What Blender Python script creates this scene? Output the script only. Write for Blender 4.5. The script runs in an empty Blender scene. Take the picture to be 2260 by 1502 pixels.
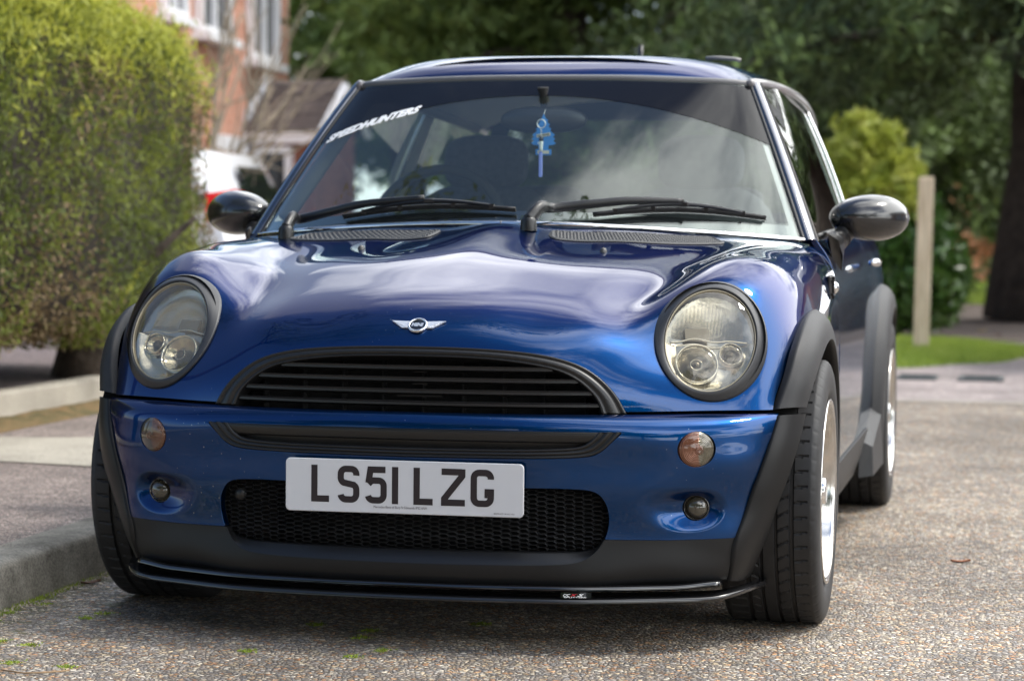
import bpy, math, random
import numpy as np
from mathutils import Vector, Matrix
R = math.radians
random.seed(7); rng = np.random.default_rng(11)
sc = bpy.context.scene
COL = sc.collection

# ------------------------------------------------------------------ camera
CAMP = np.array([1.28458503, -5.56330668, .902668407])
YAW, PITCH, ROLL = 0.209517364, -0.0471692804, 0.00854093048
def cam_axes():
    f = np.array([-math.sin(YAW)*math.cos(PITCH), math.cos(YAW)*math.cos(PITCH), math.sin(PITCH)])
    r = np.array([math.cos(YAW), math.sin(YAW), 0]); u = np.cross(r, f)
    return math.cos(ROLL)*r+math.sin(ROLL)*u, -math.sin(ROLL)*r+math.cos(ROLL)*u, f
_r, _u, _f = cam_axes()
cd = bpy.data.cameras.new("camera"); cam = bpy.data.objects.new("camera", cd); COL.objects.link(cam)
M = Matrix.Identity(4)
for i in range(3):
    M[i][0] = _r[i]; M[i][1] = _u[i]; M[i][2] = -_f[i]; M[i][3] = CAMP[i]
cam.matrix_world = M
cd.lens = 85.156; cd.sensor_width = 36; cd.sensor_fit = 'HORIZONTAL'; cd.clip_end = 500; cd.clip_start = .05
cd.dof.use_dof = True; cd.dof.focus_distance = 5.12; cd.dof.aperture_fstop = 4.2; cd.dof.aperture_blades = 9
sc.camera = cam

# ------------------------------------------------------------------ world and sun
SUN = Vector((.52, .15, .84)).normalized()
el = math.asin(SUN.z); az = math.atan2(SUN.x, SUN.y)
w = bpy.data.worlds.new("World"); sc.world = w; w.use_nodes = True
nt = w.node_tree; nt.nodes.clear()
def N(t, **k):
    n = nt.nodes.new(t)
    for a, b in k.items(): setattr(n, a, b)
    return n
def wl(a, b): nt.links.new(a, b)
out = N('ShaderNodeOutputWorld'); bg = N('ShaderNodeBackground'); sky = N('ShaderNodeTexSky')
sky.sky_type = 'NISHITA'; sky.sun_disc = False; sky.sun_elevation = el; sky.sun_rotation = az
sky.air_density = 1.0; sky.dust_density = .6; sky.ozone_density = 2.2
tc = N('ShaderNodeTexCoord'); sp = N('ShaderNodeSeparateXYZ'); wl(tc.outputs['Generated'], sp.inputs[0])
zz = N('ShaderNodeMath', operation='MAXIMUM'); wl(sp.outputs[2], zz.inputs[0]); zz.inputs[1].default_value = 0
za = N('ShaderNodeMath', operation='ADD'); wl(zz.outputs[0], za.inputs[0]); za.inputs[1].default_value = .22
dx = N('ShaderNodeMath', operation='DIVIDE'); dy = N('ShaderNodeMath', operation='DIVIDE')
wl(sp.outputs[0], dx.inputs[0]); wl(za.outputs[0], dx.inputs[1]); wl(sp.outputs[1], dy.inputs[0]); wl(za.outputs[0], dy.inputs[1])
cb = N('ShaderNodeCombineXYZ'); wl(dx.outputs[0], cb.inputs[0]); wl(dy.outputs[0], cb.inputs[1]); cb.inputs[2].default_value = 3.7
n1 = N('ShaderNodeTexNoise'); n1.inputs['Scale'].default_value = 1.15; n1.inputs['Detail'].default_value = 9; n1.inputs['Roughness'].default_value = .58
n2 = N('ShaderNodeTexNoise'); n2.inputs['Scale'].default_value = 1.9; n2.inputs['Detail'].default_value = 6; n2.inputs['Roughness'].default_value = .55
wl(cb.outputs[0], n1.inputs['Vector']); wl(cb.outputs[0], n2.inputs['Vector'])
r1 = N('ShaderNodeMapRange'); r1.inputs['From Min'].default_value = .43; r1.inputs['From Max'].default_value = .55; mnx = N('ShaderNodeMath', operation='MINIMUM'); wl(sp.outputs[0], mnx.inputs[0]); mnx.inputs[1].default_value = .22
c1_ = N('ShaderNodeMath', operation='MULTIPLY_ADD'); wl(mnx.outputs[0], c1_.inputs[0]); c1_.inputs[1].default_value = .32; wl(n1.outputs[0], c1_.inputs[2])
c2_ = N('ShaderNodeMath', operation='MULTIPLY_ADD'); wl(sp.outputs[1], c2_.inputs[0]); c2_.inputs[1].default_value = .10; wl(c1_.outputs[0], c2_.inputs[2]); wl(c2_.outputs[0], r1.inputs[0])
r1.interpolation_type = 'SMOOTHSTEP'
r2 = N('ShaderNodeMapRange'); r2.inputs['From Min'].default_value = .36; r2.inputs['From Max'].default_value = .66; ax_ = N('ShaderNodeMath', operation='MULTIPLY_ADD'); wl(sp.outputs[0], ax_.inputs[0]); ax_.inputs[1].default_value = .40; wl(n2.outputs[0], ax_.inputs[2]); wl(ax_.outputs[0], r2.inputs[0])
cc = N('ShaderNodeMix', data_type='RGBA'); wl(r2.outputs[0], cc.inputs['Factor'])
cc.inputs['A'].default_value = (3.4, 3.8, 4.9, 1); cc.inputs['B'].default_value = (25.0, 25.2, 25.0, 1)
mx = N('ShaderNodeMix', data_type='RGBA'); wl(r1.outputs[0], mx.inputs['Factor'])
wl(sky.outputs[0], mx.inputs['A']); wl(cc.outputs['Result'], mx.inputs['B'])
wl(mx.outputs['Result'], bg.inputs['Color']); bg.inputs['Strength'].default_value = .19
wl(bg.outputs[0], out.inputs[0])

sl = bpy.data.lights.new("sun", 'SUN'); so = bpy.data.objects.new("sun", sl); COL.objects.link(so)
sl.energy = 2.1; sl.angle = R(8); sl.color = (1, .95, .87)
so.rotation_euler = (-SUN).to_track_quat('-Z', 'Y').to_euler(); so.location = (8, 4, 20)

sc.view_settings.view_transform = 'Standard'; sc.view_settings.look = 'None'
sc.view_settings.exposure = 0.08; sc.view_settings.gamma = 1
sc.cycles.max_bounces = 8; sc.cycles.transparent_max_bounces = 16

# ------------------------------------------------------------------ materials
def sock(n, k, v):
    if v is not None: n.inputs[k].default_value = v
def mat(name, col=(.5, .5, .5), rough=.5, metal=0, coat=0, coat_rough=.03, spec=None, noise=None, bump=None, alpha=None, emit=None, ior=None, trans=None):
    """principled material; noise=(scale,amount[,colour2]) modulates the colour, bump=(scale,strength,distance)"""
    m = bpy.data.materials.new(name); m.use_nodes = True; t = m.node_tree; b = t.nodes['Principled BSDF']
    b.inputs['Base Color'].default_value = (*col, 1); b.inputs['Roughness'].default_value = rough; b.inputs['Metallic'].default_value = metal
    b.inputs['Coat Weight'].default_value = coat; b.inputs['Coat Roughness'].default_value = coat_rough
    sock(b, 'Specular IOR Level', spec); sock(b, 'IOR', ior); sock(b, 'Transmission Weight', trans)
    tcn = t.nodes.new('ShaderNodeTexCoord')
    if noise:
        n = t.nodes.new('ShaderNodeTexNoise'); n.inputs['Scale'].default_value = noise[0]; n.inputs['Detail'].default_value = 6; n.inputs['Roughness'].default_value = .6
        t.links.new(tcn.outputs['Object'], n.inputs['Vector'])
        mr = t.nodes.new('ShaderNodeMapRange'); mr.inputs['From Min'].default_value = .3; mr.inputs['From Max'].default_value = .7
        t.links.new(n.outputs[0], mr.inputs[0])
        mi = t.nodes.new('ShaderNodeMix'); mi.data_type = 'RGBA'; t.links.new(mr.outputs[0], mi.inputs['Factor'])
        c2 = noise[2] if len(noise) > 2 else tuple(min(1, c*(1+noise[1])) for c in col)
        c1 = col if len(noise) > 2 else tuple(c*(1-noise[1]) for c in col)
        mi.inputs['A'].default_value = (*c1, 1); mi.inputs['B'].default_value = (*c2, 1)
        t.links.new(mi.outputs['Result'], b.inputs['Base Color'])
    if bump:
        n = t.nodes.new('ShaderNodeTexNoise'); n.inputs['Scale'].default_value = bump[0]; n.inputs['Detail'].default_value = 5
        t.links.new(tcn.outputs['Object'], n.inputs['Vector'])
        bp = t.nodes.new('ShaderNodeBump'); bp.inputs['Strength'].default_value = bump[1]; bp.inputs['Distance'].default_value = bump[2]
        t.links.new(n.outputs[0], bp.inputs['Height']); t.links.new(bp.outputs[0], b.inputs['Normal'])
    if emit:
        b.inputs['Emission Color'].default_value = (*emit[0], 1); b.inputs['Emission Strength'].default_value = emit[1]
    return m
def glass_mat(name, tint=(1, 1, 1), ior=1.5, rough=.0, film=0.0, film_col=(.5, .5, .5), fluted=None, gl=(1, 1, 1)):
    """thin pane: fresnel mix of see-through and mirror, plus an optional faint film of dust"""
    m = bpy.data.materials.new(name); m.use_nodes = True; t = m.node_tree; t.nodes.clear()
    o = t.nodes.new('ShaderNodeOutputMaterial'); tr = t.nodes.new('ShaderNodeBsdfTransparent'); g = t.nodes.new('ShaderNodeBsdfGlossy')
    fr = t.nodes.new('ShaderNodeFresnel'); fr.inputs[0].default_value = ior; mi = t.nodes.new('ShaderNodeMixShader')
    tr.inputs[0].default_value = (*tint, 1); g.inputs['Roughness'].default_value = rough; g.inputs['Color'].default_value = (*gl, 1)
    ge = t.nodes.new('ShaderNodeNewGeometry'); io = t.nodes.new('ShaderNodeMapRange'); t.links.new(ge.outputs['Backfacing'], io.inputs[0]); io.inputs['To Min'].default_value = ior; io.inputs['To Max'].default_value = 1/ior; t.links.new(io.outputs[0], fr.inputs[0])   # same mirror strength from both sides of a thin pane
    t.links.new(fr.outputs[0], mi.inputs[0]); t.links.new(g.outputs[0], mi.inputs[2])
    if film:
        d = t.nodes.new('ShaderNodeBsdfDiffuse'); d.inputs[0].default_value = (*film_col, 1); m2 = t.nodes.new('ShaderNodeMixShader'); m2.inputs[0].default_value = film
        t.links.new(tr.outputs[0], m2.inputs[1]); t.links.new(d.outputs[0], m2.inputs[2]); t.links.new(m2.outputs[0], mi.inputs[1])
    else: t.links.new(tr.outputs[0], mi.inputs[1])
    if fluted:
        tcn = t.nodes.new('ShaderNodeTexCoord'); wv = t.nodes.new('ShaderNodeTexWave'); wv.inputs['Scale'].default_value = fluted; wv.inputs['Distortion'].default_value = 0
        wv.bands_direction = 'X'
        t.links.new(tcn.outputs['Object'], wv.inputs['Vector']); bp = t.nodes.new('ShaderNodeBump'); bp.inputs['Strength'].default_value = .5; bp.inputs['Distance'].default_value = .002
        t.links.new(wv.outputs[0], bp.inputs['Height']); t.links.new(bp.outputs[0], g.inputs['Normal'])
    t.links.new(mi.outputs[0], o.inputs[0]); return m

def paint_mat():
    m = mat('blue_metallic_paint', (.006, .035, .26), .30, .94, 1.0, .012)
    t = m.node_tree; b = t.nodes['Principled BSDF']; b.inputs['Coat IOR'].default_value = 1.40; b.inputs['Specular Tint'].default_value = (.005, .31, .43, 1)
    tcn = t.nodes.new('ShaderNodeTexCoord')
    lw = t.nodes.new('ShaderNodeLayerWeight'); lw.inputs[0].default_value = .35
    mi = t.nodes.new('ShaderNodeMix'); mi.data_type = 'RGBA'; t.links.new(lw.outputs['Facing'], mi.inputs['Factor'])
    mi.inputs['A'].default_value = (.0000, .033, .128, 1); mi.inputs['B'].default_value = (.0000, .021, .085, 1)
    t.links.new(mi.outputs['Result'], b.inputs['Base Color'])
    vo = t.nodes.new('ShaderNodeTexVoronoi'); vo.inputs['Scale'].default_value = 1500; t.links.new(tcn.outputs['Object'], vo.inputs['Vector'])
    bp = t.nodes.new('ShaderNodeBump'); bp.inputs['Strength'].default_value = .10; bp.inputs['Distance'].default_value = .0004
    t.links.new(vo.outputs['Color'], bp.inputs['Height']); t.links.new(bp.outputs[0], b.inputs['Normal'])
    # dust specks
    v2 = t.nodes.new('ShaderNodeTexVoronoi'); v2.inputs['Scale'].default_value = 60; v2.inputs['Randomness'].default_value = 1; t.links.new(tcn.outputs['Object'], v2.inputs['Vector'])
    n3 = t.nodes.new('ShaderNodeTexNoise'); n3.inputs['Scale'].default_value = 3; n3.inputs['Detail'].default_value = 3; t.links.new(tcn.outputs['Object'], n3.inputs['Vector'])
    mr = t.nodes.new('ShaderNodeMapRange'); mr.inputs['From Min'].default_value = .42; mr.inputs['From Max'].default_value = .75; mr.inputs['To Max'].default_value = .10; t.links.new(n3.outputs[0], mr.inputs[0])
    lt = t.nodes.new('ShaderNodeMath'); lt.operation = 'LESS_THAN'; t.links.new(v2.outputs['Distance'], lt.inputs[0]); t.links.new(mr.outputs[0], lt.inputs[1])
    ml = t.nodes.new('ShaderNodeMath'); ml.operation = 'MULTIPLY'; ml.inputs[1].default_value = .5; t.links.new(lt.outputs[0], ml.inputs[0])
    m2 = t.nodes.new('ShaderNodeMix'); m2.data_type = 'RGBA'; t.links.new(ml.outputs[0], m2.inputs['Factor'])
    t.links.new(mi.outputs['Result'], m2.inputs['A']); m2.inputs['B'].default_value = (.5, .5, .5, 1)
    t.links.new(m2.outputs['Result'], b.inputs['Base Color'])
    return m
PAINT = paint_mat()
PILLARP = mat('pillar_reflection_paint', (.002, .008, .035), .3, .5, 1.0, .015); PILLARP.node_tree.nodes['Principled BSDF'].inputs['Coat IOR'].default_value = 2.2  # body blue darkened under a strong coat, imitating the pillars' pale reflections
PLASTIC = mat('grained_black_plastic', (.020, .020, .021), .52, spec=.35, bump=(900, .25, .0006), noise=(7, .25))
SATIN = mat('satin_black_plastic', (.009, .009, .0095), .36, bump=(700, .12, .0004))
VALM = mat('shaded_front_plastic', (.009, .009, .0095), .42, spec=.28, bump=(900, .2, .0005))  # darker plastic copy: the dim light low at the front is painted in
GREYBLK = mat('charcoal_bezel_plastic', (.026, .027, .030), .44, bump=(900, .15, .0005))
GLOSSBLK = mat('gloss_black', (.006, .006, .007), .12, coat=1, coat_rough=.03)
DARK = mat('dark_void', (.004, .004, .004), .9)
CHROME = mat('chrome', (.82, .82, .83), .06, 1)
ALU = mat('polished_rim', (.60, .585, .56), .17, 1, noise=(30, .12))
SILVER = mat('silver_reflector', (.78, .74, .66), .12, 1, bump=(25, .2, .01))
RUBBER = mat('tyre_rubber', (.013, .013, .014), .62, noise=(40, .35), bump=(400, .2, .0005))
SEAL = mat('rubber_seal', (.008, .008, .009), .45)
WHITEPL = mat('plate_white', (.56, .57, .60), .25, coat=.6, coat_rough=.08)
CHARBLK = mat('plate_black', (.012, .008, .012), .35)
LETWHITE = mat('sticker_white', (.8, .8, .8), .45)
RED = mat('sticker_red', (.55, .02, .03), .4)
CABIN = mat('cabin_dark_trim', (.06, .064, .064), .75, bump=(300, .2, .001))
SEATM = mat('seat_cloth', (.06, .063, .07), .9, noise=(60, .3))
HEADLN = mat('headliner_grey', (.42, .43, .41), .9)

# ------------------------------------------------------------------ mesh helpers
def link(o, parent=None, label=None, cat=None, group=None, kind=None):
    COL.objects.link(o)
    if parent is not None: o.parent = parent
    if label: o['label'] = label
    if cat: o['category'] = cat
    if group: o['group'] = group
    if kind: o['kind'] = kind
    return o
def mk(name, V, F, m, parent=None, nrm=None, smooth=True, mats=None, fm=None, ang=None, **kw):
    V = np.asarray(V, float); me = bpy.data.meshes.new(name)
    me.from_pydata(V.tolist(), [], [tuple(int(i) for i in f) for f in F])
    for x in (mats or [m]): me.materials.append(x)
    if fm is not None: me.polygons.foreach_set('material_index', list(fm))
    if smooth: me.polygons.foreach_set('use_smooth', [True]*len(me.polygons))
    me.update()
    if nrm is not None: me.normals_split_custom_set_from_vertices([tuple(n) for n in nrm])
    elif smooth and ang: me.set_sharp_from_angle(angle=R(ang))
    return link(bpy.data.objects.new(name, me), parent, **kw)
def empty(name, loc=(0, 0, 0), parent=None, **kw):
    o = bpy.data.objects.new(name, None); o.empty_display_size = .1; o.location = loc
    return link(o, parent, **kw)
class MB:
    def __init__(s): s.V = []; s.F = []; s.n = 0; s.fm = []
    def add(s, V, F, mi=0):
        V = np.asarray(V, float); s.V.append(V); s.F += [tuple(i+s.n for i in f) for f in F]; s.fm += [mi]*len(F); s.n += len(V); return s
    def box(s, c, d, rot=None, mi=0, bev=0):
        x, y, z = np.array(d)/2
        if bev:
            b = bev; pts = []
            for zz_, ins in ((-z, b), (-z+b, 0), (z-b, 0), (z, b)):
                for (sx, sy) in ((-1, -1), (1, -1), (1, 1), (-1, 1)):
                    xx, yy = x-ins, y-ins; pts += [(sx*xx, sy*(yy-b), zz_), (sx*(xx-b), sy*yy, zz_)]
            # order: fix winding by angle
            P = np.array(pts).reshape(4, 8, 3); Q = []
            for L in P:
                a = np.arctan2(L[:, 1], L[:, 0]); Q.append(L[np.argsort(a)])
            V = np.concatenate(Q); F = [tuple(range(7, -1, -1)), tuple(range(24, 32))]
            for k in range(3):
                for j in range(8): F.append((k*8+j, k*8+(j+1) % 8, (k+1)*8+(j+1) % 8, (k+1)*8+j))
        else:
            V = np.array([(a*x, b*y, cc_*z) for a in (-1, 1) for b in (-1, 1) for cc_ in (-1, 1)])
            F = [(0, 1, 3, 2), (4, 6, 7, 5), (0, 4, 5, 1), (2, 3, 7, 6), (0, 2, 6, 4), (1, 5, 7, 3)]
        if rot is not None: V = V@np.array(rot).T
        return s.add(V+np.array(c), F, mi)
    def tube(s, pts, rad, n=10, cap=True, mi=0, sx=1.0):
        P = np.asarray(pts, float); k = len(P); rad = np.broadcast_to(rad, (k,)).astype(float)
        T = np.gradient(P, axis=0); T /= np.linalg.norm(T, axis=1)[:, None]+1e-12
        up = np.array([0, 0, 1.]) if abs(T[0][2]) < .9 else np.array([1., 0, 0]); rings = []
        a = np.linspace(0, 2*np.pi, n, endpoint=False)
        for i in range(k):
            x = np.cross(up, T[i]); x /= np.linalg.norm(x); y = np.cross(T[i], x); up = y
            rings.append(P[i]+rad[i]*(np.cos(a)[:, None]*x*sx+np.sin(a)[:, None]*y))
        V = np.concatenate(rings); F = [(i*n+j, i*n+(j+1) % n, (i+1)*n+(j+1) % n, (i+1)*n+j) for i in range(k-1) for j in range(n)]
        if cap: F += [tuple(range(n-1, -1, -1)), tuple((k-1)*n+j for j in range(n))]
        return s.add(V, F, mi)
    def obj(s, name, m, parent=None, **kw):
        fm = s.fm if isinstance(m, (list, tuple)) else None
        return mk(name, np.concatenate(s.V), s.F, None if fm else m, parent, mats=list(m) if fm else None, fm=fm, **kw)
def grid_faces(nv, nu, closed_u=False):
    F = []
    for i in range(nv-1):
        for j in range(nu if closed_u else nu-1):
            k = (j+1) % nu; F.append((i*nu+j, i*nu+k, (i+1)*nu+k, (i+1)*nu+j))
    return F
def lathe(prof, n=48, axis='x'):
    """prof: list of (axial, radius) -> V, F around the axis"""
    a = np.linspace(0, 2*np.pi, n, endpoint=False); V = []
    for (p, r) in prof:
        if axis == 'x': V += [(p, r*math.cos(t), r*math.sin(t)) for t in a]
        elif axis == 'y': V += [(r*math.cos(t), p, r*math.sin(t)) for t in a]
        else: V += [(r*math.cos(t), r*math.sin(t), p) for t in a]
    return np.array(V), grid_faces(len(prof), n, True)
def loft(rows, closed=False):
    rows = [np.asarray(r, float) for r in rows]; return np.concatenate(rows), grid_faces(len(rows), len(rows[0]), closed)
def catmull(P, n=8, closed=False):
    P = np.asarray(P, float); k = len(P)
    if closed: Q = np.concatenate([P[-1:], P, P[:2]])
    else: Q = np.concatenate([2*P[:1]-P[1:2], P, 2*P[-1:]-P[-2:-1]])
    o = []
    for i in range(1, len(Q)-2):
        p0, p1, p2, p3 = Q[i-1:i+3]
        for t in np.linspace(0, 1, n, endpoint=False):
            o.append(.5*((2*p1)+(-p0+p2)*t+(2*p0-5*p1+4*p2-p3)*t*t+(-p0+3*p1-3*p2+p3)*t**3))
    if not closed: o.append(P[-1])
    return np.array(o)
def sst(x, a, b):
    t = np.clip((x-a)/(b-a), 0, 1); return t*t*(3-2*t)
def sdpoly(p, poly):
    """signed distance of points p (n,2) to a closed polygon, positive inside"""
    poly = np.asarray(poly, float); a = poly; b = np.roll(poly, -1, axis=0); d = np.full(len(p), 1e9); ins = np.zeros(len(p), bool)
    for (x0, y0), (x1, y1) in zip(a, b):
        ex, ey = x1-x0, y1-y0; wx, wy = p[:, 0]-x0, p[:, 1]-y0
        t = np.clip((wx*ex+wy*ey)/(ex*ex+ey*ey+1e-18), 0, 1); d = np.minimum(d, np.hypot(wx-t*ex, wy-t*ey))
        c = ((y0 > p[:, 1]) != (y1 > p[:, 1])) & (p[:, 0] < (x1-x0)*(p[:, 1]-y0)/((y1-y0) if y1 != y0 else 1e-18)+x0); ins ^= c
    return np.where(ins, d, -d)
def clip(V, Nn, F, f):
    V = list(map(tuple, V)); Nn = list(map(tuple, Nn)); f = np.asarray(f); ins = f > 0; cache = {}; out_ = []
    il = ins.tolist(); fl = f.tolist()
    for fc in F:
        s = sum(il[i] for i in fc)
        if s == len(fc): out_.append(fc)
        elif s:
            g = []
            for q in range(len(fc)):
                a, b = fc[q], fc[(q+1) % len(fc)]
                if il[a]: g.append(a)
                if il[a] != il[b]:
                    k = (min(a, b), max(a, b))
                    if k not in cache:
                        i, j = k; t = fl[i]/(fl[i]-fl[j]); cache[k] = len(V)
                        V.append(tuple(V[i][c]*(1-t)+V[j][c]*t for c in range(3)))
                        Nn.append(tuple(Nn[i][c]*(1-t)+Nn[j][c]*t for c in range(3)))
                    g.append(cache[k])
            if len(g) > 2: out_.append(tuple(g))
    used = sorted({i for fc in out_ for i in fc}); mp = {o: i for i, o in enumerate(used)}
    V = np.array([V[i] for i in used]); Nn = np.array([Nn[i] for i in used]); Nn /= np.linalg.norm(Nn, axis=1)[:, None]+1e-12
    return V, Nn, [tuple(mp[i] for i in fc) for fc in out_]
def skirt(V, Nn, F, depth=.012, r=.0022):
    """turn the open edges of a sheet inwards, with a small rounded edge"""
    cnt = {}
    for fc in F:
        for q in range(len(fc)):
            a, b = fc[q], fc[(q+1) % len(fc)]; k = (min(a, b), max(a, b)); cnt[k] = None if k in cnt else (a, b)
    E = [e for e in cnt.values() if e]; outv = {}
    for a, b in E:
        d = V[b]-V[a]; L = np.linalg.norm(d)
        if L < 1e-9: continue
        d = d/L
        for i in (a, b):
            o = np.cross(d, Nn[i]); outv[i] = outv.get(i, 0)+o*L
    ids = [i for i in outv if np.linalg.norm(outv[i]) > 1e-12]; n = len(V); i1 = {}; i2 = {}; A = []; AN = []
    for k, i in enumerate(ids):
        o = outv[i]/np.linalg.norm(outv[i]); p = V[i]+o*r*.6-Nn[i]*r
        i1[i] = n+2*k; i2[i] = n+2*k+1; A += [p, p-Nn[i]*depth]; AN += [o, o]
    F2 = list(F)
    for a, b in E:
        if a in i1 and b in i1: F2 += [(b, a, i1[a], i1[b]), (i1[b], i1[a], i2[a], i2[b])]
    return np.concatenate([V, A]), np.concatenate([Nn, AN]), F2
def font_mesh(txt, size=1, shear=0, offset=0, extrude=0, space=1.0, align='LEFT'):
    c = bpy.data.curves.new('tmp', 'FONT'); c.body = txt; c.size = size; c.shear = shear; c.offset = offset; c.extrude = extrude; c.space_character = space; c.align_x = align
    c.resolution_u = 4
    o = bpy.data.objects.new('tmp', c); COL.objects.link(o); dg = bpy.context.evaluated_depsgraph_get(); dg.update()
    me = o.evaluated_get(dg).to_mesh(); V = np.array([tuple(v.co) for v in me.vertices]); F = [tuple(p.vertices) for p in me.polygons]
    o.evaluated_get(dg).to_mesh_clear(); bpy.data.objects.remove(o); bpy.data.curves.remove(c); return V, F
def stroke(pts, wd, closed=False):
    """flat thick polyline with mitred joints in 2D -> V(2D), F"""
    P = np.asarray(pts, float); P = P[[i for i in range(len(P)) if i == 0 or np.linalg.norm(P[i]-P[i-1]) > 1e-6]]; k = len(P); L = []; Rr = []
    for i in range(k):
        a = P[i]-P[i-1] if (i or closed) else P[1]-P[0]; b = (P[(i+1) % k]-P[i]) if (i < k-1 or closed) else a
        a = a/np.linalg.norm(a); b = b/np.linalg.norm(b); n1_ = np.array([-a[1], a[0]]); n2_ = np.array([-b[1], b[0]]); m_ = n1_+n2_; m_ /= np.linalg.norm(m_)
        h = wd/2/max(.35, m_@n1_); L.append(P[i]+m_*h); Rr.append(P[i]-m_*h)
    V = np.concatenate([L, Rr]); F = [(k+i, k+(i+1) % k, (i+1) % k, i) for i in range(k if closed else k-1)]
    return V, F
def bspl(t,lo,hi,n):
    # uniform cubic basis, n control pts
    t=np.asarray(t,float);k=n-3;s=(t-lo)/(hi-lo)*k;i=np.clip(np.floor(s).astype(int),0,k-1);f=s-i
    B=np.zeros((len(t),n));r=np.arange(len(t))
    B[r,i]=(1-f)**3/6;B[r,i+1]=(3*f**3-6*f**2+4)/6;B[r,i+2]=(-3*f**3+3*f**2+3*f+1)/6;B[r,i+3]=f**3/6
    return B
def smat(tin,tout,n,lam):
    lo,hi=tin[0],tin[-1];B=bspl(tin,lo,hi,n);D=np.diff(np.eye(n),3,axis=0)
    return bspl(tout,lo,hi,n)@np.linalg.solve(B.T@B+lam*D.T@D,B.T)
def fitgrid(G,nu,nv,lamu=2e-3,lamv=2e-3):
    G=np.array(G,float)                       # rows, cols (c0 at x=0), 3
    M=G[:,:0:-1]*np.array([-1,1,1]);A=np.concatenate([M,G],1)
    du=np.linalg.norm(np.diff(A,axis=1),axis=2).mean(0);dv=np.linalg.norm(np.diff(A,axis=0),axis=2).mean(1)
    tu=np.concatenate([[0],np.cumsum(du)]);tv=np.concatenate([[0],np.cumsum(dv)])
    ou=np.linspace(0,tu[-1],nu);ov=np.linspace(0,tv[-1],nv)
    Su=smat(tu,ou,len(tu)*2+1,lamu);Sv=smat(tv,ov,len(tv)*2+1,lamv)
    return np.einsum('ia,abk,jb->ijk',Sv,A,Su),ou,ov
def gnormals(P):
    du=np.gradient(P,axis=1);dv=np.gradient(P,axis=0);n=np.cross(du,dv);n/=np.linalg.norm(n,axis=2)[...,None]+1e-12
    return n
HOOD=[
[(0,-.574,.512),(.16,-.568,.512),(.31,-.547,.512),(.43,-.509,.512),(.52,-.472,.512),(.62,-.425,.513),(.70,-.385,.513),(.757,-.335,.512),(.79,-.24,.51)],
[(0,-.558,.575),(.16,-.552,.575),(.31,-.53,.575),(.42,-.492,.578),(.51,-.447,.58),(.62,-.385,.585),(.72,-.34,.58),(.772,-.28,.565),(.80,-.17,.53)],
[(0,-.535,.64),(.16,-.528,.638),(.31,-.505,.635),(.41,-.460,.635),(.49,-.408,.64),(.617,-.335,.655),(.727,-.292,.65),(.783,-.22,.63),(.805,-.11,.56)],
[(0,-.492,.69),(.15,-.486,.687),(.29,-.462,.68),(.395,-.42,.682),(.475,-.365,.69),(.61,-.285,.748),(.725,-.237,.727),(.789,-.155,.675),(.807,-.04,.575)],
[(0,-.42,.733),(.15,-.415,.729),(.28,-.392,.72),(.385,-.348,.716),(.465,-.295,.725),(.605,-.225,.795),(.733,-.168,.770),(.794,-.09,.70),(.81,.02,.585)],
[(0,-.31,.771),(.15,-.305,.767),(.285,-.285,.756),(.39,-.245,.745),(.475,-.20,.752),(.61,-.15,.822),(.739,-.095,.797),(.798,-.02,.72),(.812,.08,.595)],
[(0,-.17,.811),(.15,-.165,.807),(.29,-.15,.794),(.40,-.12,.781),(.49,-.08,.785),(.62,-.04,.838),(.744,.005,.812),(.801,.07,.733),(.814,.17,.605)],
[(0,0,.848),(.15,.005,.842),(.30,.02,.829),(.42,.045,.815),(.515,.075,.815),(.635,.10,.850),(.751,.14,.825),(.804,.20,.742),(.816,.30,.61)],
[(0,.16,.876),(.15,.17,.868),(.31,.19,.857),(.44,.215,.846),(.55,.25,.847),(.655,.27,.860),(.760,.31,.834),(.807,.37,.748),(.818,.46,.61)],
[(0,.29,.896),(.15,.31,.895),(.33,.355,.891),(.48,.42,.882),(.60,.48,.875),(.685,.52,.869),(.771,.56,.836),(.809,.60,.748),(.818,.66,.61)],
[(0,.38,.908),(.16,.41,.915),(.36,.48,.913),(.53,.57,.900),(.65,.66,.884),(.72,.72,.868),(.782,.78,.836),(.811,.84,.745),(.818,.92,.61)],
]
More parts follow.
